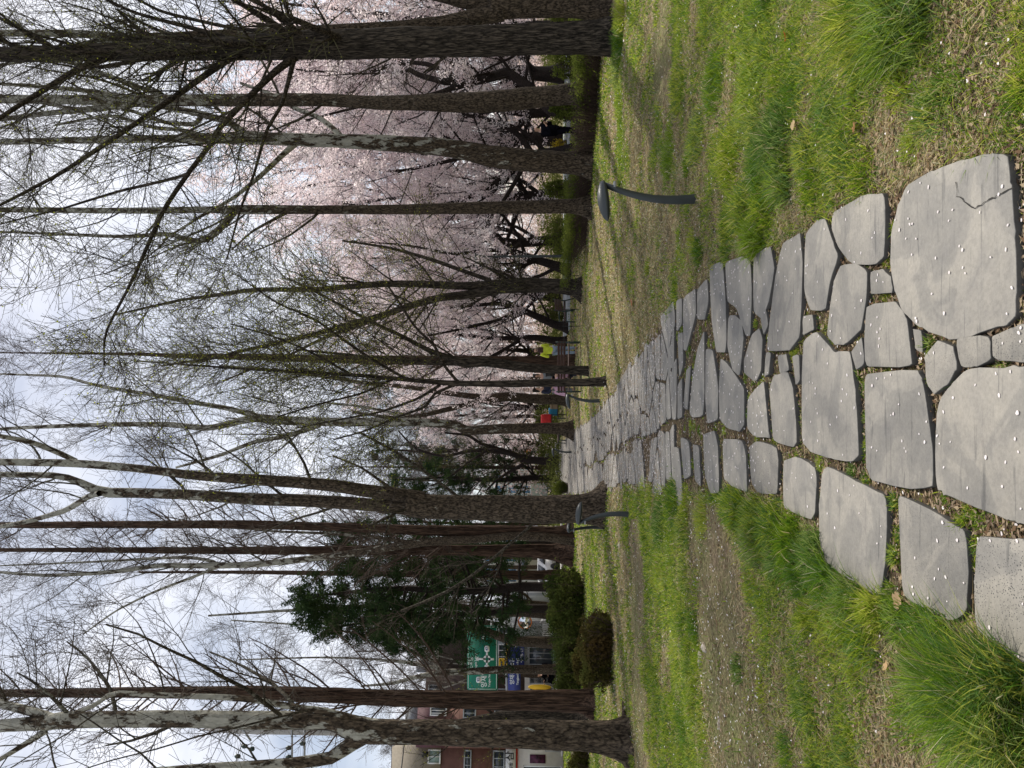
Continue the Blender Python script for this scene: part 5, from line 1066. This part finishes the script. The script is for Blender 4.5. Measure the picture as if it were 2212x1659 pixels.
# oval banner, mirror, warning sign, utility pole
d = 47.0; t = thing('advertising_stand', 'tall slim yellow oval advertising board on the pavement beside the left redwood', 'advertising stand', (pxx(1484, d), d, .13))
z0, z1 = pz(1191, d) - .13, pz(1141, d) - .13; k = 24
V = [(.15 * math.cos(a), yy, (z0 + z1) / 2 + (z1 - z0) / 2 * math.sin(a)) for yy in (-.04, .04) for a in [2 * math.pi * i / k for i in range(k)]]
MB().add(V, [tuple(range(k)), tuple(range(2 * k - 1, k - 1, -1))] + [(i, k + i, k + (i + 1) % k, (i + 1) % k) for i in range(k)]).build('board', M_YEL, t)
MB().tube([(0, .05, 0), (0, .05, z0 + .3)], .03, 8).box(-.2, .2, -.15, .2, 0, .05).build('stand', M_STEEL, t)
d = 52.0; t = thing('traffic_mirror', 'round convex traffic mirror with an orange rim on a post', 'traffic mirror', (pxx(1343, d), d, .0)); zc = pz(1134, d); k = 24
V = [(0, -.12, zc)] + [(.42 * q * math.cos(a), -.12 + .06 * q * q, zc + .42 * q * math.sin(a)) for q in (.5, 1) for a in [2 * math.pi * i / k for i in range(k)]]
MB().add(V, [(0, 1 + (i + 1) % k, 1 + i) for i in range(k)] + [(1 + i, 1 + (i + 1) % k, 1 + k + (i + 1) % k, 1 + k + i) for i in range(k)]).build('mirror_face', simple('mirror_glass', (.75, .78, .8), .08, .9), t, smooth=True)
MB().tube([(.45 * math.cos(a), -.05, zc + .45 * math.sin(a)) for a in [2 * math.pi * i / k for i in range(k + 1)]], .04, 6).build('rim', simple('orange_paint', (.7, .2, .03), .5), t); MB().tube([(0, 0, 0), (0, 0, zc + .1)], .045, 8).build('post', M_STEEL, t)
d = 63.0; t = thing('warning_sign', 'small orange and red triangular warning sign over the clipped hedge', 'road sign', (pxx(976, d), d, 0)); zc = pz(1141, d)
for nm, rr, yy, mt in (('rim', .36, 0, simple('sign_red', (.55, .05, .03), .5)), ('face', .24, -.03, M_YEL)):
    V = [(rr * math.sin(a), y_, zc + rr * math.cos(a)) for y_ in (yy - .02, yy) for a in (0, R(120), R(240))]; MB().add(V, [(0, 1, 2), (5, 4, 3), (0, 3, 4, 1), (1, 4, 5, 2), (2, 5, 3, 0)]).build(nm, mt, t)
MB().tube([(0, .03, 0), (0, .03, zc)], .035, 8).build('post', M_STEEL, t)
d = 34.0; X0 = pxx(1587, d); t = thing('utility_pole', 'concrete utility pole with crossarms and insulators behind the biggest plane tree', 'utility pole', (X0, d, 0)); ztop = pz(432, d)
M_CONC = simple('pole_concrete', (.36, .35, .34), .8, noise=.1)
MB().tube([(0, 0, 0), (0, 0, pz(530, d)), (0, 0, pz(500, d)), (0, 0, ztop)], [.2, .15, .14, .02], 14).build('pole', M_CONC, t, smooth=True)
for (xa, ya, xb_, yb) in ((633, 1570, 633, 1650), (660, 1580, 660, 1648), (520, 1572, 545, 1606), (502, 1584, 490, 1606)):
    MB().tube([(pxx(ya, d) - X0, -.15, pz(xa, d)), (pxx(yb, d) - X0, -.15, pz(xb_, d))], .045, 6).build('crossarm', M_STEEL, t)
for xi_, yi_ in ((530, 1618), (545, 1624), (515, 1640), (625, 1620), (625, 1640), (655, 1610)):
    z = pz(xi_, d); MB().tube([(pxx(yi_, d) - X0, -.15, z + .12), (pxx(yi_, d) - X0, -.15, z + .05), (pxx(yi_, d) - X0, -.15, z), (pxx(yi_, d) - X0, -.15, z - .12), (pxx(yi_, d) - X0, -.15, z - .16)], [.03, .09, .11, .09, .03], 8).build('insulator', M_DGREEN, t)
for i, (xx, y0, y1, rr, lb) in enumerate(((862, 1700, 1515, .055, 'thick black overhead cable crossing behind the left redwood, lower of two'), (846, 1700, 1560, .02, 'thin overhead cable just above the thick one at the left'))):
    d = 34.0; a = P(xx, y0, d); b_ = P(xx - 4, y1 - 120, 60.0) if i == 0 else P(xx, y1, d)
    q = [a + (b_ - a) * u + np.array((0, 0, -.5 * math.sin(math.pi * u) * (i == 0))) for u in np.linspace(0, 1, 16)]
    o = MB().tube(q, rr * .6, 6).build('cable', M_BLACK); tag(o, lb, 'cable')

# ---------------------------------------------------------------- bollard lamps
def head(L_, w, h):
    ss = np.linspace(0, 1, 13); V = []; k = 18
    for s_ in ss:
        e = (math.sin(math.pi * min(1, s_ * .93 + .07)) ** .55) if s_ < 1 else .02
        for j in range(k):
            a = 2 * math.pi * j / k; y = w / 2 * e * math.cos(a); z = math.sin(a); z = h * .72 * z * e if z > 0 else h * .34 * z * e
            V.append((-L_ * s_, y, z + .02 * s_ * 0))
    Fc = [(i * k + j, i * k + (j + 1) % k, (i + 1) * k + (j + 1) % k, (i + 1) * k + j) for i in range(12) for j in range(k)] + [tuple(range(k))[::-1], tuple(12 * k + j for j in range(k))]
    return V, Fc
def bollard(label, base, sgn, H=.92, rz=0.0, tall=None):
    g_ = G(*base); t = thing('bollard_lamp' if not tall else 'park_lamp', label, 'lamp', (g_[0], g_[1], 0), None if tall else 'low path lamps', rz)
    H = tall or H
    zs = np.linspace(0, 1, 9); bend = .13 if not tall else .0
    pts = [(-sgn * -bend * (z ** 2.2) - sgn * .03 * math.sin(z * 3.1), 0, H * z * .97 - .02) for z in zs]
    if tall: pts = [(0, 0, H * z * .93) for z in zs] + [(sgn * .1, 0, H * .99)]
    n = len(pts); k = 14; V = []
    for i, p in enumerate(pts):
        s_ = 1 - .42 * (i / (n - 1)) ; wx, wy = (.047 * s_, .042 * s_) if not tall else (.055 * s_, .055 * s_)
        V += [(p[0] + wx * math.cos(a), wy * math.sin(a), p[2]) for a in [2 * math.pi * j / k for j in range(k)]]
    MB().add(V, [(i * k + j, i * k + (j + 1) % k, (i + 1) * k + (j + 1) % k, (i + 1) * k + j) for i in range(n - 1) for j in range(k)] + [tuple((n - 1) * k + j for j in range(k))]).build('post', M_LAMP, t, smooth=True)
    V, Fc = head(.37 if not tall else .62, .21 if not tall else .3, .10); px_ = pts[-1][0]
    V = np.array(V); th = R(-7)
    V = np.stack([V[:, 0] * math.cos(th) + V[:, 2] * math.sin(th), V[:, 1], -V[:, 0] * math.sin(th) + V[:, 2] * math.cos(th)], 1) if True else V
    V[:, 0] = V[:, 0] + .03; V[:, 0] *= sgn
    if sgn < 0: Fc = [f[::-1] for f in Fc]
    V += np.array((px_, 0, H - .03)); hd = MB().add(V, Fc).build('lamp_head', M_LAMP, t, smooth=True)
    c = MB().box(px_ - .028, px_ + .028, -.03, .03, H * .97 - .12, H * .97 - .095) if not tall else MB().box(px_ - .04, px_ + .04, -.04, .04, H * .5, H * .5 + .03)
    c.build('collar', M_STEEL, t, bevel=.004)
    lx = px_ - sgn * .17; MB().box(lx - .09, lx + .09, -.05, .05, H - .078, H - .068).build('diffuser', simple('lamp_diffuser', (.55, .55, .52), .4), hd)
    return t
bollard('nearest low black path lamp, head pointing left, in grass right of the path', (1513, 428), 1)
bollard('low black path lamp, head pointing right, before the twin-stemmed plane tree', (1362, 1112), -1, H=.86)
bollard('low black path lamp between the slender young tree and the far path edge', (1297, 865), 1, H=.80)
bollard('low black path lamp seen end on, left of the foot of the twin-stemmed plane tree', (1306, 1140), -1, H=.82, rz=R(70))
bollard('low black path lamp beyond the pale middle plane, right of the path bend', (1236, 976), 1, H=.85)
bollard('small distant path lamp in front of the black crooked cherry', (1207, 984), 1, H=.85)
bollard('small distant path lamp at the left side of the far path', (1209, 1057), 1, H=.85)
bollard('tall dark park lamp post in front of the cherry with the sawn stub', (1250, 553), 1, tall=3.75)

# ---------------------------------------------------------------- benches, table, bags
def bench(label, loc, rz, length=1.7, back=True, zs=.44):
    t = thing('park_bench' , label, 'bench', (loc[0], loc[1], 0), None, rz)
    for q in range(4): MB().box(-length / 2, length / 2, -.2 + q * .105, -.2 + q * .105 + .085, zs - .035, zs).build('seat_slat', M_WOOD, t, bevel=.004)
    if back:
        for q in range(3): MB().box(-length / 2, length / 2, .22 + q * .012, .245 + q * .012, zs + .10 + q * .095, zs + .18 + q * .095).build('back_slat', M_WOOD, t, bevel=.004)
    for s_ in (-1, 1):
        x = s_ * (length / 2 - .04)
        MB().tube([(x, -.22, 0), (x, -.20, zs - .05)], .025, 8).build('leg', M_DGREEN, t); MB().tube([(x, .30, 0), (x, .20, zs - .05), (x, .26, zs + .42)] if back else [(x, .22, 0), (x, .20, zs - .05)], .025, 8).build('leg', M_DGREEN, t)
        MB().tube([(x, -.22, zs - .06), (x, .22, zs - .06)], .022, 8).build('seat_rail', M_DGREEN, t)
        if back: MB().tube([(x, -.2, zs), (x, -.2, zs + .2), (x, .24, zs + .22)], .02, 8).build('armrest', M_DGREEN, t)
    return t
b1_ = G(1257, 793); b1_[1] = 26; bench('dark park bench seen from behind, under the tall redwood trunk', (pxx(793, 26.0), 26.0), R(180) + R(0), 1.75)
bench('brown slatted park bench turned sideways, beyond the tree that splits in two', (pxx(672, 30.0), 30.0), R(248), 1.6)
bench('backless bench holding a carton and a blue bag, right of the pale middle plane', (pxx(884, 39.0), 39.0), R(4), 1.0, back=False, zs=.46)
bench('low dark bench just left of the pale middle plane', (pxx(945, 39.0), 39.0), R(100), 1.5, back=False)
t = thing('side_table', 'small dark table carrying a red bag beside the backless bench', 'table', (pxx(905, 39.0), 39.0, 0))
MB().box(-.26, .26, -.25, .25, .74, .78).build('tabletop', M_WOOD, t, bevel=.005)
for a in (-1, 1):
    for b_ in (-1, 1): MB().tube([(a * .22, b_ * .2, 0), (a * .22, b_ * .2, .74)], .018, 6).build('leg', M_BLACK, t)
def bag(label, loc, w, dpt, h, mat, strap):
    t = thing('bag', label, 'bag', loc)
    V = []; 
    for z, f in ((0, .96), (h * .1, 1), (h * .6, 1.0), (h * .9, .93), (h, .8)):
        for a in range(16):
            an = 2 * math.pi * a / 16; c, s_ = math.cos(an), math.sin(an); V.append((w / 2 * f * np.sign(c) * abs(c) ** .4, dpt / 2 * f * (1 if z < h else .4) * np.sign(s_) * abs(s_) ** .4, z + .012 * math.sin(a * 2.3)))
    MB().add(V, [(i * 16 + j, i * 16 + (j + 1) % 16, (i + 1) * 16 + (j + 1) % 16, (i + 1) * 16 + j) for i in range(4) for j in range(16)] + [tuple(range(16))[::-1], tuple(64 + j for j in range(16))]).build('body', mat, t)
    for s_ in (-1, 1): MB().tube([(s_ * .05 - w * .2, s_ * .02, h * .98), (-w * .12, s_ * .03, h * 1.22), (w * .12, s_ * .03, h * 1.22), (w * .2, s_ * .02, h * .98)], .012, 6).build('handle', strap, t)
M_RED = simple('red_nylon', (.62, .03, .03), .6, noise=.15, scale=6); M_BAGB = simple('blue_nylon', (.03, .22, .36), .6, noise=.2, scale=6)
bag('bright red insulated bag with black handles on the small dark table', (pxx(905, 39.0), 39.0, .78), .5, .32, .52, M_RED, M_BLACK)
bag('blue shopping bag with yellow handles on the backless bench', (pxx(889, 39.0), 39.05, .46), .42, .28, .44, M_BAGB, M_YEL)
t = thing('cardboard_box', 'brown carton with an open flap at the right end of the backless bench', 'box', (pxx(875, 39.0), 38.85, .46))
M_CARD = simple('cardboard', (.34, .25, .16), .8); MB().box(-.19, .19, -.14, .14, 0, .28).build('carton', M_CARD, t, bevel=.004); MB().box(-.19, .19, -.15, -.142, .24, .38).build('flap', M_CARD, t)
# rope fence
a = np.array((pxx(560, 27.0), 27.0)); b_ = np.array((pxx(742, 26.5), 26.5)); t = thing('rope_fence', 'thin black posts with wire ropes along the walkway edge', 'fence', (a[0], a[1], 0))
for u in np.linspace(0, 1, 6): q = (b_ - a) * u; MB().tube([(q[0], q[1], 0), (q[0], q[1], .62)], .012, 6).build('post', M_BLACK, t)
for z in (.3, .58): MB().tube([(*(b_ - a) * u, z - .03 * math.sin(math.pi * 5 * u) ** 2) for u in np.linspace(0, 1, 26)], .005, 4).build('rope', M_BLACK, t)
# stones in the left lawn
M_ROCK = simple('field_stone', (.30, .27, .22), .9, noise=.3, scale=9, bump=.5)
def rock(label, x, y, sz, seed):
    rg = np.random.default_rng(seed); g_ = G(x, y); V = []; k = 12
    for i, ph in enumerate(np.linspace(-.4, 1.5, 7)):
        for j in range(k): a = 2 * math.pi * j / k; r_ = math.cos(ph) * (1 + .3 * (rg.random() - .5)); V.append((sz[0] * r_ * math.cos(a), sz[1] * r_ * math.sin(a), sz[2] * math.sin(ph) * (1 + .2 * (rg.random() - .5))))
    o = MB().add(V, [(i * k + j, i * k + (j + 1) % k, (i + 1) * k + (j + 1) % k, (i + 1) * k + j) for i in range(6) for j in range(k)] + [tuple(6 * k + j for j in range(k))]).build('stone', M_ROCK); o.location = (g_[0], g_[1], 0)
    tag(o, label, 'stone')
rock('long low grey stone half sunk at the right end of the dirt strip', 1505, 1345, (.22, .07, .05), 1); rock('small upright stone at the end of the long low stone', 1530, 1400, (.05, .10, .06), 2)
rock('flat tan stone half sunk near the middle of the left dirt strip', 1518, 1425, (.14, .06, .045), 3); rock('small tan stone in the dirt strip nearest the left edge', 1560, 1565, (.07, .05, .035), 4); rock('single pale pebble stone in the left lawn by the lamp', 1340, 1178, (.07, .05, .04), 5)

# ---------------------------------------------------------------- people
M_SKIN = simple('skin', (.50, .30, .21), .5, noise=.05); M_HAIR = simple('black_hair', (.015, .012, .01), .5)
def skin_mesh(name, verts, edges, mat, parent, sub=2):
    me = bpy.data.meshes.new(name); me.from_pydata([v[:3] for v in verts], edges, []); o = bpy.data.objects.new(name, me); COL.objects.link(o)
    o.modifiers.new('s', 'SKIN'); sv = me.skin_vertices[0].data
    for i, v in enumerate(verts): sv[i].radius = (v[3], v[4] if len(v) > 4 else v[3]); sv[i].use_root = (i == 0)
    o.modifiers.new('u', 'SUBSURF').levels = sub; bpy.context.view_layer.update()
    m2 = bpy.data.meshes.new_from_object(o.evaluated_get(bpy.context.evaluated_depsgraph_get())); bpy.data.objects.remove(o)
    m2.materials.clear(); m2.materials.append(mat); m2.name = name; m2.polygons.foreach_set('use_smooth', [True] * len(m2.polygons))
    r_ = bpy.data.objects.new(name, m2); COL.objects.link(r_); r_.parent = parent; return r_
def person(label, x, d, rz, s, top, bot, arms, sit=False, hair_len=.0, coat=1.0, skirt=None, zoff=0.0, shoe=None):
    """faces -y before turning; arms = two lists (elbow, wrist)"""
    t = thing('person', label, 'person', (x, d, zoff), None, rz); t.scale = (s, s, s)
    hip = .47 if sit else .92
    kn = [(-.1, -.42, .47), (.1, -.42, .47)] if sit else [(-.09, -.02, .50), (.10, .03, .50)]
    an = [(-.1, -.44, .08), (.1, -.44, .08)] if sit else [(-.09, .03, .07), (.10, .05, .07)]
    V = [(0, 0, hip, .12, .10), (0, .0, hip + .22, .115, .085), (0, .01, hip + .42, .15, .09), (0, .01, hip + .52, .055), (0, -.01, hip + .60, .052), (0, -.02, hip + .68, .078, .09), (0, -.02, hip + .76, .065, .075),
         (0, -.115, hip + .665, .012)]
    E = [(0, 1), (1, 2), (2, 3), (3, 4), (4, 5), (5, 6), (5, 7)]
    for sgn, k in ((-1, 0), (1, 1)):
        n = len(V); el, wr = arms[k]; hv = np.array(wr) - np.array(el); hv /= np.linalg.norm(hv)
        V += [(sgn * .17, .01, hip + .44, .05), (el[0], el[1], hip + el[2], .038), (wr[0], wr[1], hip + wr[2], .026), (wr[0] + hv[0] * .07, wr[1] + hv[1] * .07, hip + wr[2] + hv[2] * .07, .034, .018)]
        E += [(2, n), (n, n + 1), (n + 1, n + 2), (n + 2, n + 3)]
        side = np.cross(hv, (0, 1, .01)); side /= np.linalg.norm(side)
        for f, ln_ in enumerate((.075, .085, .08, .065)):
            q = np.array(V[n + 3][:3]); m_ = len(V); o_ = side * (f - 1.5) * .018; p1 = q + o_ + hv * ln_ * .6; p2 = p1 + hv * ln_ * .35 + np.array((0, -.015, -.01)); V += [(*p1, .008), (*p2, .007)]; E += [(n + 3, m_), (m_, m_ + 1)]
        q = np.array(V[n + 2][:3]); m_ = len(V); V += [(*(q + hv * .05 - side * .04), .009)]; E += [(n + 2, m_)]
        n = len(V); V += [(sgn * .09, 0, hip - .04, .085), (*kn[k], .055), (*an[k], .036), (an[k][0], an[k][1] - .13, .03, .035, .025)]; E += [(0, n), (n, n + 1), (n + 1, n + 2), (n + 2, n + 3)]
    skin_mesh('body', V, E, M_SKIN, t)
    c = coat
    JV = [(0, 0, hip - .06, .15 * c, .125 * c), (0, 0, hip + .2, .15 * c, .12 * c), (0, .01, hip + .42, .175 * c, .12 * c), (0, .01, hip + .5, .075)]; JE = [(0, 1), (1, 2), (2, 3)]
    for sgn, k in ((-1, 0), (1, 1)):
        n = len(JV); el, wr = np.array(arms[k][0]), np.array(arms[k][1]); w2 = el + (wr - el) * .9
        JV += [(sgn * .18, .01, hip + .43, .07 * c), (el[0], el[1], hip + el[2], .055 * c), (w2[0], w2[1], hip + w2[2], .042 * c)]; JE += [(2, n), (n, n + 1), (n + 1, n + 2)]
    skin_mesh('jacket', JV, JE, top, t)
    TV = [(0, 0, hip + .02, .135, .115)]; TE = []
    for sgn, k in ((-1, 0), (1, 1)):
        n = len(TV); TV += [(sgn * .09, 0, hip - .05, .10), (*kn[k], .072), (an[k][0], an[k][1], an[k][2] + .03, .055)]; TE += [(0, n), (n, n + 1), (n + 1, n + 2)]
    skin_mesh('trousers', TV, TE, bot, t)
    for k in (0, 1): skin_mesh('shoe', [(an[k][0], an[k][1] + .02, .045, .045, .045), (an[k][0], an[k][1] - .12, .035, .045, .032), (an[k][0], an[k][1] - .18, .03, .035, .025)], [(0, 1), (1, 2)], shoe or M_BLACK, t, 1)
    HV = [(0, .02, hip + .72, .092, .10), (0, .0, hip + .785, .075, .085)]; HE = [(0, 1)]
    if hair_len: HV += [(0, .05, hip + .6, .08, .06), (0, .06, hip + .6 - hair_len, .06, .04)]; HE += [(0, 2), (2, 3)]
    skin_mesh('hair', HV, HE, M_HAIR, t)
    if skirt:
        zt, zb, w0, w1, mt = skirt; k = 24; V2 = []
        for z, w in ((zt, w0), ((zt + zb) / 2, (w0 + w1) / 2), (zb, w1)):
            for j in range(k): a = 2 * math.pi * j / k; q = w * (1 + .08 * math.cos(a * 6)); V2.append((q * math.cos(a), q * .8 * math.sin(a), z))
        MB().add(V2, [(i * k + j, i * k + (j + 1) % k, (i + 1) * k + (j + 1) % k, (i + 1) * k + j) for i in range(2) for j in range(k)]).build('skirt', mt, t, smooth=True)
    return t
C_BLACK = simple('black_cloth', (.006, .006, .009), 1.0, spec=.0); C_DENIM = simple('grey_blue_denim', (.22, .28, .36), .8, noise=.2); C_YEL = simple('neon_yellow_cloth', (.62, .72, .05), .6, noise=.1)
C_PINK = simple('pale_pink_cloth', (.62, .38, .50), .8, noise=.1); C_GREY = simple('grey_cloth', (.22, .24, .25), .8); C_NAVY = simple('navy_cloth', (.02, .025, .05), .8)
person('person in a bulky black coat behind the hedge, hands raised to the face', pxx(282, 25.5), 25.5, R(35), .96, C_BLACK, C_BLACK, [((-.27, -.10, .14), (-.07, -.26, .33)), ((.27, -.10, .14), (.07, -.26, .33))], coat=1.55)
person('person in a neon yellow jacket and grey blue jeans behind the bench', pxx(757, 28.0), 28.0, R(200), .98, C_YEL, C_DENIM, [((-.24, -.05, .18), (-.12, -.22, .24)), ((.24, -.05, .18), (.12, -.22, .24))])
bag('brown shoulder bag held by the person in the yellow jacket', (pxx(756, 27.7), 27.7, 1.28), .2, .1, .2, M_WOOD, M_WOOD)
person('person in a grey jacket standing behind the seated person in pink', pxx(812, 31.0), 31.0, R(-10), .95, C_GREY, C_BLACK, [((-.22, .02, .16), (-.18, -.14, -.02)), ((.22, .02, .16), (.18, -.14, -.02))], hair_len=.1)
person('person in pale pink seated on the dark bench between the slim trunks', pxx(808, 26.2), 26.15, R(170), .92, C_PINK, C_NAVY, [((-.23, -.05, .18), (-.1, -.28, .12)), ((.23, -.05, .18), (.1, -.28, .12))], sit=True, hair_len=.12)
person('person in a navy jacket and long pale pink skirt walking right of the forked plane', pxx(842, 30.0), 30.0, R(60), .95, C_NAVY, C_GREY, [((-.22, .02, .16), (-.2, -.18, .05)), ((.22, .02, .16), (.16, -.2, .12))], skirt=(.95, .42, .16, .30, C_PINK), hair_len=.08)
# scooter with a rider, bicycle, railings, cars beyond the road
def wheel(mb_parent, x, z, r, w=.05, y=0, mat=None):
    k = 20; tk = MB().tube([(x + r * math.cos(a), y, z + r * math.sin(a)) for a in np.linspace(0, 2 * math.pi, k + 1)], w / 2, 8, cap=False).build('wheel', M_BLACK, mb_parent)
    h = MB()
    for q in range(8): a = q * math.pi / 4; h.tube([(x, y, z), (x + r * math.cos(a), y, z + r * math.sin(a))], .006 if w < .06 else .015, 4)
    h.tube([(x, y - .03, z), (x, y + .03, z)], .04, 8); h.build('spokes', M_STEEL, tk)
d = 48.0; t = thing('scooter', 'black motor scooter standing on the pavement under the street name plate', 'scooter', (pxx(1463, d), d, .0))
wheel(t, -.6, .25, .2, .1); wheel(t, .6, .25, .2, .1)
V, Fc = rrect(1.0, .28, .12, -.14, .14); MB().add([(a + .12, b_, c + .52) for a, b_, c in V], Fc).build('body', C_BLACK, t, bevel=.03); MB().box(-.05, .6, -.12, .12, .7, .78).build('seat', M_BLACK, t, bevel=.03)
MB().tube([(-.6, 0, .25), (-.42, 0, .95), (-.35, 0, 1.02)], .04, 8).build('fork', M_STEEL, t); MB().tube([(-.36, -.3, 1.04), (-.38, 0, 1.0), (-.36, .3, 1.04)], .018, 6).build('handlebar', M_BLACK, t); MB().box(.45, .85, -.2, .2, .82, 1.2).build('delivery_box', C_BLACK, t, bevel=.03)
t = person('person in black riding the scooter', pxx(1463, d) + .15, d, R(-90), .95, C_BLACK, C_BLACK, [((-.25, -.2, .2), (-.25, -.45, .3)), ((.25, -.2, .2), (.25, -.45, .3))], sit=True, zoff=.32)
d = 43.5; t = thing('bicycle', 'white bicycle parked by the railing of the cream shop front', 'bicycle', (pxx(1634, d), d - .2, .13)); wheel(t, -.5, .33, .32, .035); wheel(t, .5, .33, .32, .035)
MB().tube([(-.5, 0, .33), (-.15, 0, .78), (.32, 0, .76), (.05, 0, .3), (-.5, 0, .33)], .016, 6).build('frame', M_WHITE, t); MB().tube([(.05, 0, .3), (-.17, 0, .86)], .015, 6).build('seat_tube', M_WHITE, t); MB().tube([(.5, 0, .33), (.3, 0, .95)], .015, 6).build('fork', M_WHITE, t)
MB().box(-.3, -.05, -.06, .06, .86, .91).build('saddle', M_BLACK, t, bevel=.02); MB().tube([(.3, -.25, .97), (.3, .25, .97)], .013, 6).build('handlebar', M_BLACK, t)
def railing(label, y0, y1, d, h, n, mat, zb=.13):
    a, b_ = sorted((pxx(y0, d), pxx(y1, d))); t = thing('railing', label, 'railing', (a, d, zb))
    for z in (h, h * .5, h * .15): MB().tube([(0, 0, z), (b_ - a, 0, z)], .02, 6).build('rail', mat, t)
    for u in range(n): MB().tube([(u * (b_ - a) / (n - 1), 0, 0), (u * (b_ - a) / (n - 1), 0, h)], .022, 6).build('post', mat, t)
railing('grey steel railing in front of the cream shop front', 1612, 1690, 43.1, .9, 9, M_STEEL); railing('white railing along the kerb behind the low hedge', 1340, 1392, 54.3, .95, 14, M_WHITE); railing('white railing in front of the blue windowed office block', 1196, 1244, 56.0, .9, 12, M_WHITE)
def car(label, x, d, rz, mat):
    t = thing('parked_car', label, 'car', (x, d, .012), None, rz)
    prof = [(-2.2, .3), (-2.25, .6), (-2.1, .82), (-1.3, .95), (-.7, 1.42), (.7, 1.46), (1.45, 1.0), (2.1, .9), (2.25, .6), (2.2, .3)]; V = []
    for y, f in ((-.85, .96), (-.78, 1), (.78, 1), (.85, .96)): V += [(a * f, y * (.88 if z > 1.2 else 1), z) for a, z in prof]
    n = len(prof); MB().add(V, [tuple(range(n)), tuple(range(4 * n - 1, 3 * n - 1, -1))] + [(k * n + i, (k + 1) * n + i, (k + 1) * n + (i + 1) % n, k * n + (i + 1) % n) for k in range(3) for i in range(n)]).build('body', mat, t)
    for s_ in (-1, 1):
        y = s_ * .865; MB().add([(a, yy, z) for yy in (y, y - s_ * .03) for a, z in ((-1.15, .98), (-.66, 1.34), (.62, 1.37), (1.2, 1.0))], [(0, 1, 2, 3), (7, 6, 5, 4), (0, 4, 5, 1), (1, 5, 6, 2), (2, 6, 7, 3), (3, 7, 4, 0)]).build('side_window', M_GLASS, t)
        for xx in (-1.35, 1.35): MB().tube([(xx, s_ * .72, .32), (xx, s_ * .9, .32)], .32, 20).build('wheel', M_BLACK, t)
        MB().box(-2.27, -2.2, s_ * .6 - .15, s_ * .6 + .15, .62, .74).build('headlight', M_WHITE, t)
    MB().add([(-1.34, -.62, .985), (-1.34, .62, .985), (-.74, .6, 1.42), (-.74, -.6, 1.42), (-1.3, -.62, .95), (-1.3, .62, .95), (-.7, .6, 1.38), (-.7, -.6, 1.38)], [(0, 1, 2, 3), (7, 6, 5, 4), (0, 4, 5, 1), (1, 5, 6, 2), (2, 6, 7, 3), (3, 7, 4, 0)]).build('windscreen', M_GLASS, t)
car('white car on the road in front of the blue windowed office block', pxx(1222, 50.0), 50.0, R(70), M_WHITE); car('pale car in front of the white garage', pxx(1374, 58.2), 58.2, R(20), M_WHITE); car('white car beyond the clipped hedge left of the pale middle plane', pxx(948, 68.0), 68.0, R(8), M_WHITE)
# exposed root of the biggest plane tree
for o in bpy.data.objects:
    if o.get('label', '').startswith('biggest plane tree'):
        q = [G(1362, 1566), G(1358, 1552), G(1354, 1536), G(1351, 1518), G(1350, 1500)]
        MB().tube([(p[0] - o.location[0], p[1] - o.location[1], z) for p, z in zip(q, (.12, .07, .05, .035, -.01))], [.06, .045, .035, .028, .015], 8).build('root', M_SYCP, o, smooth=True)
        break
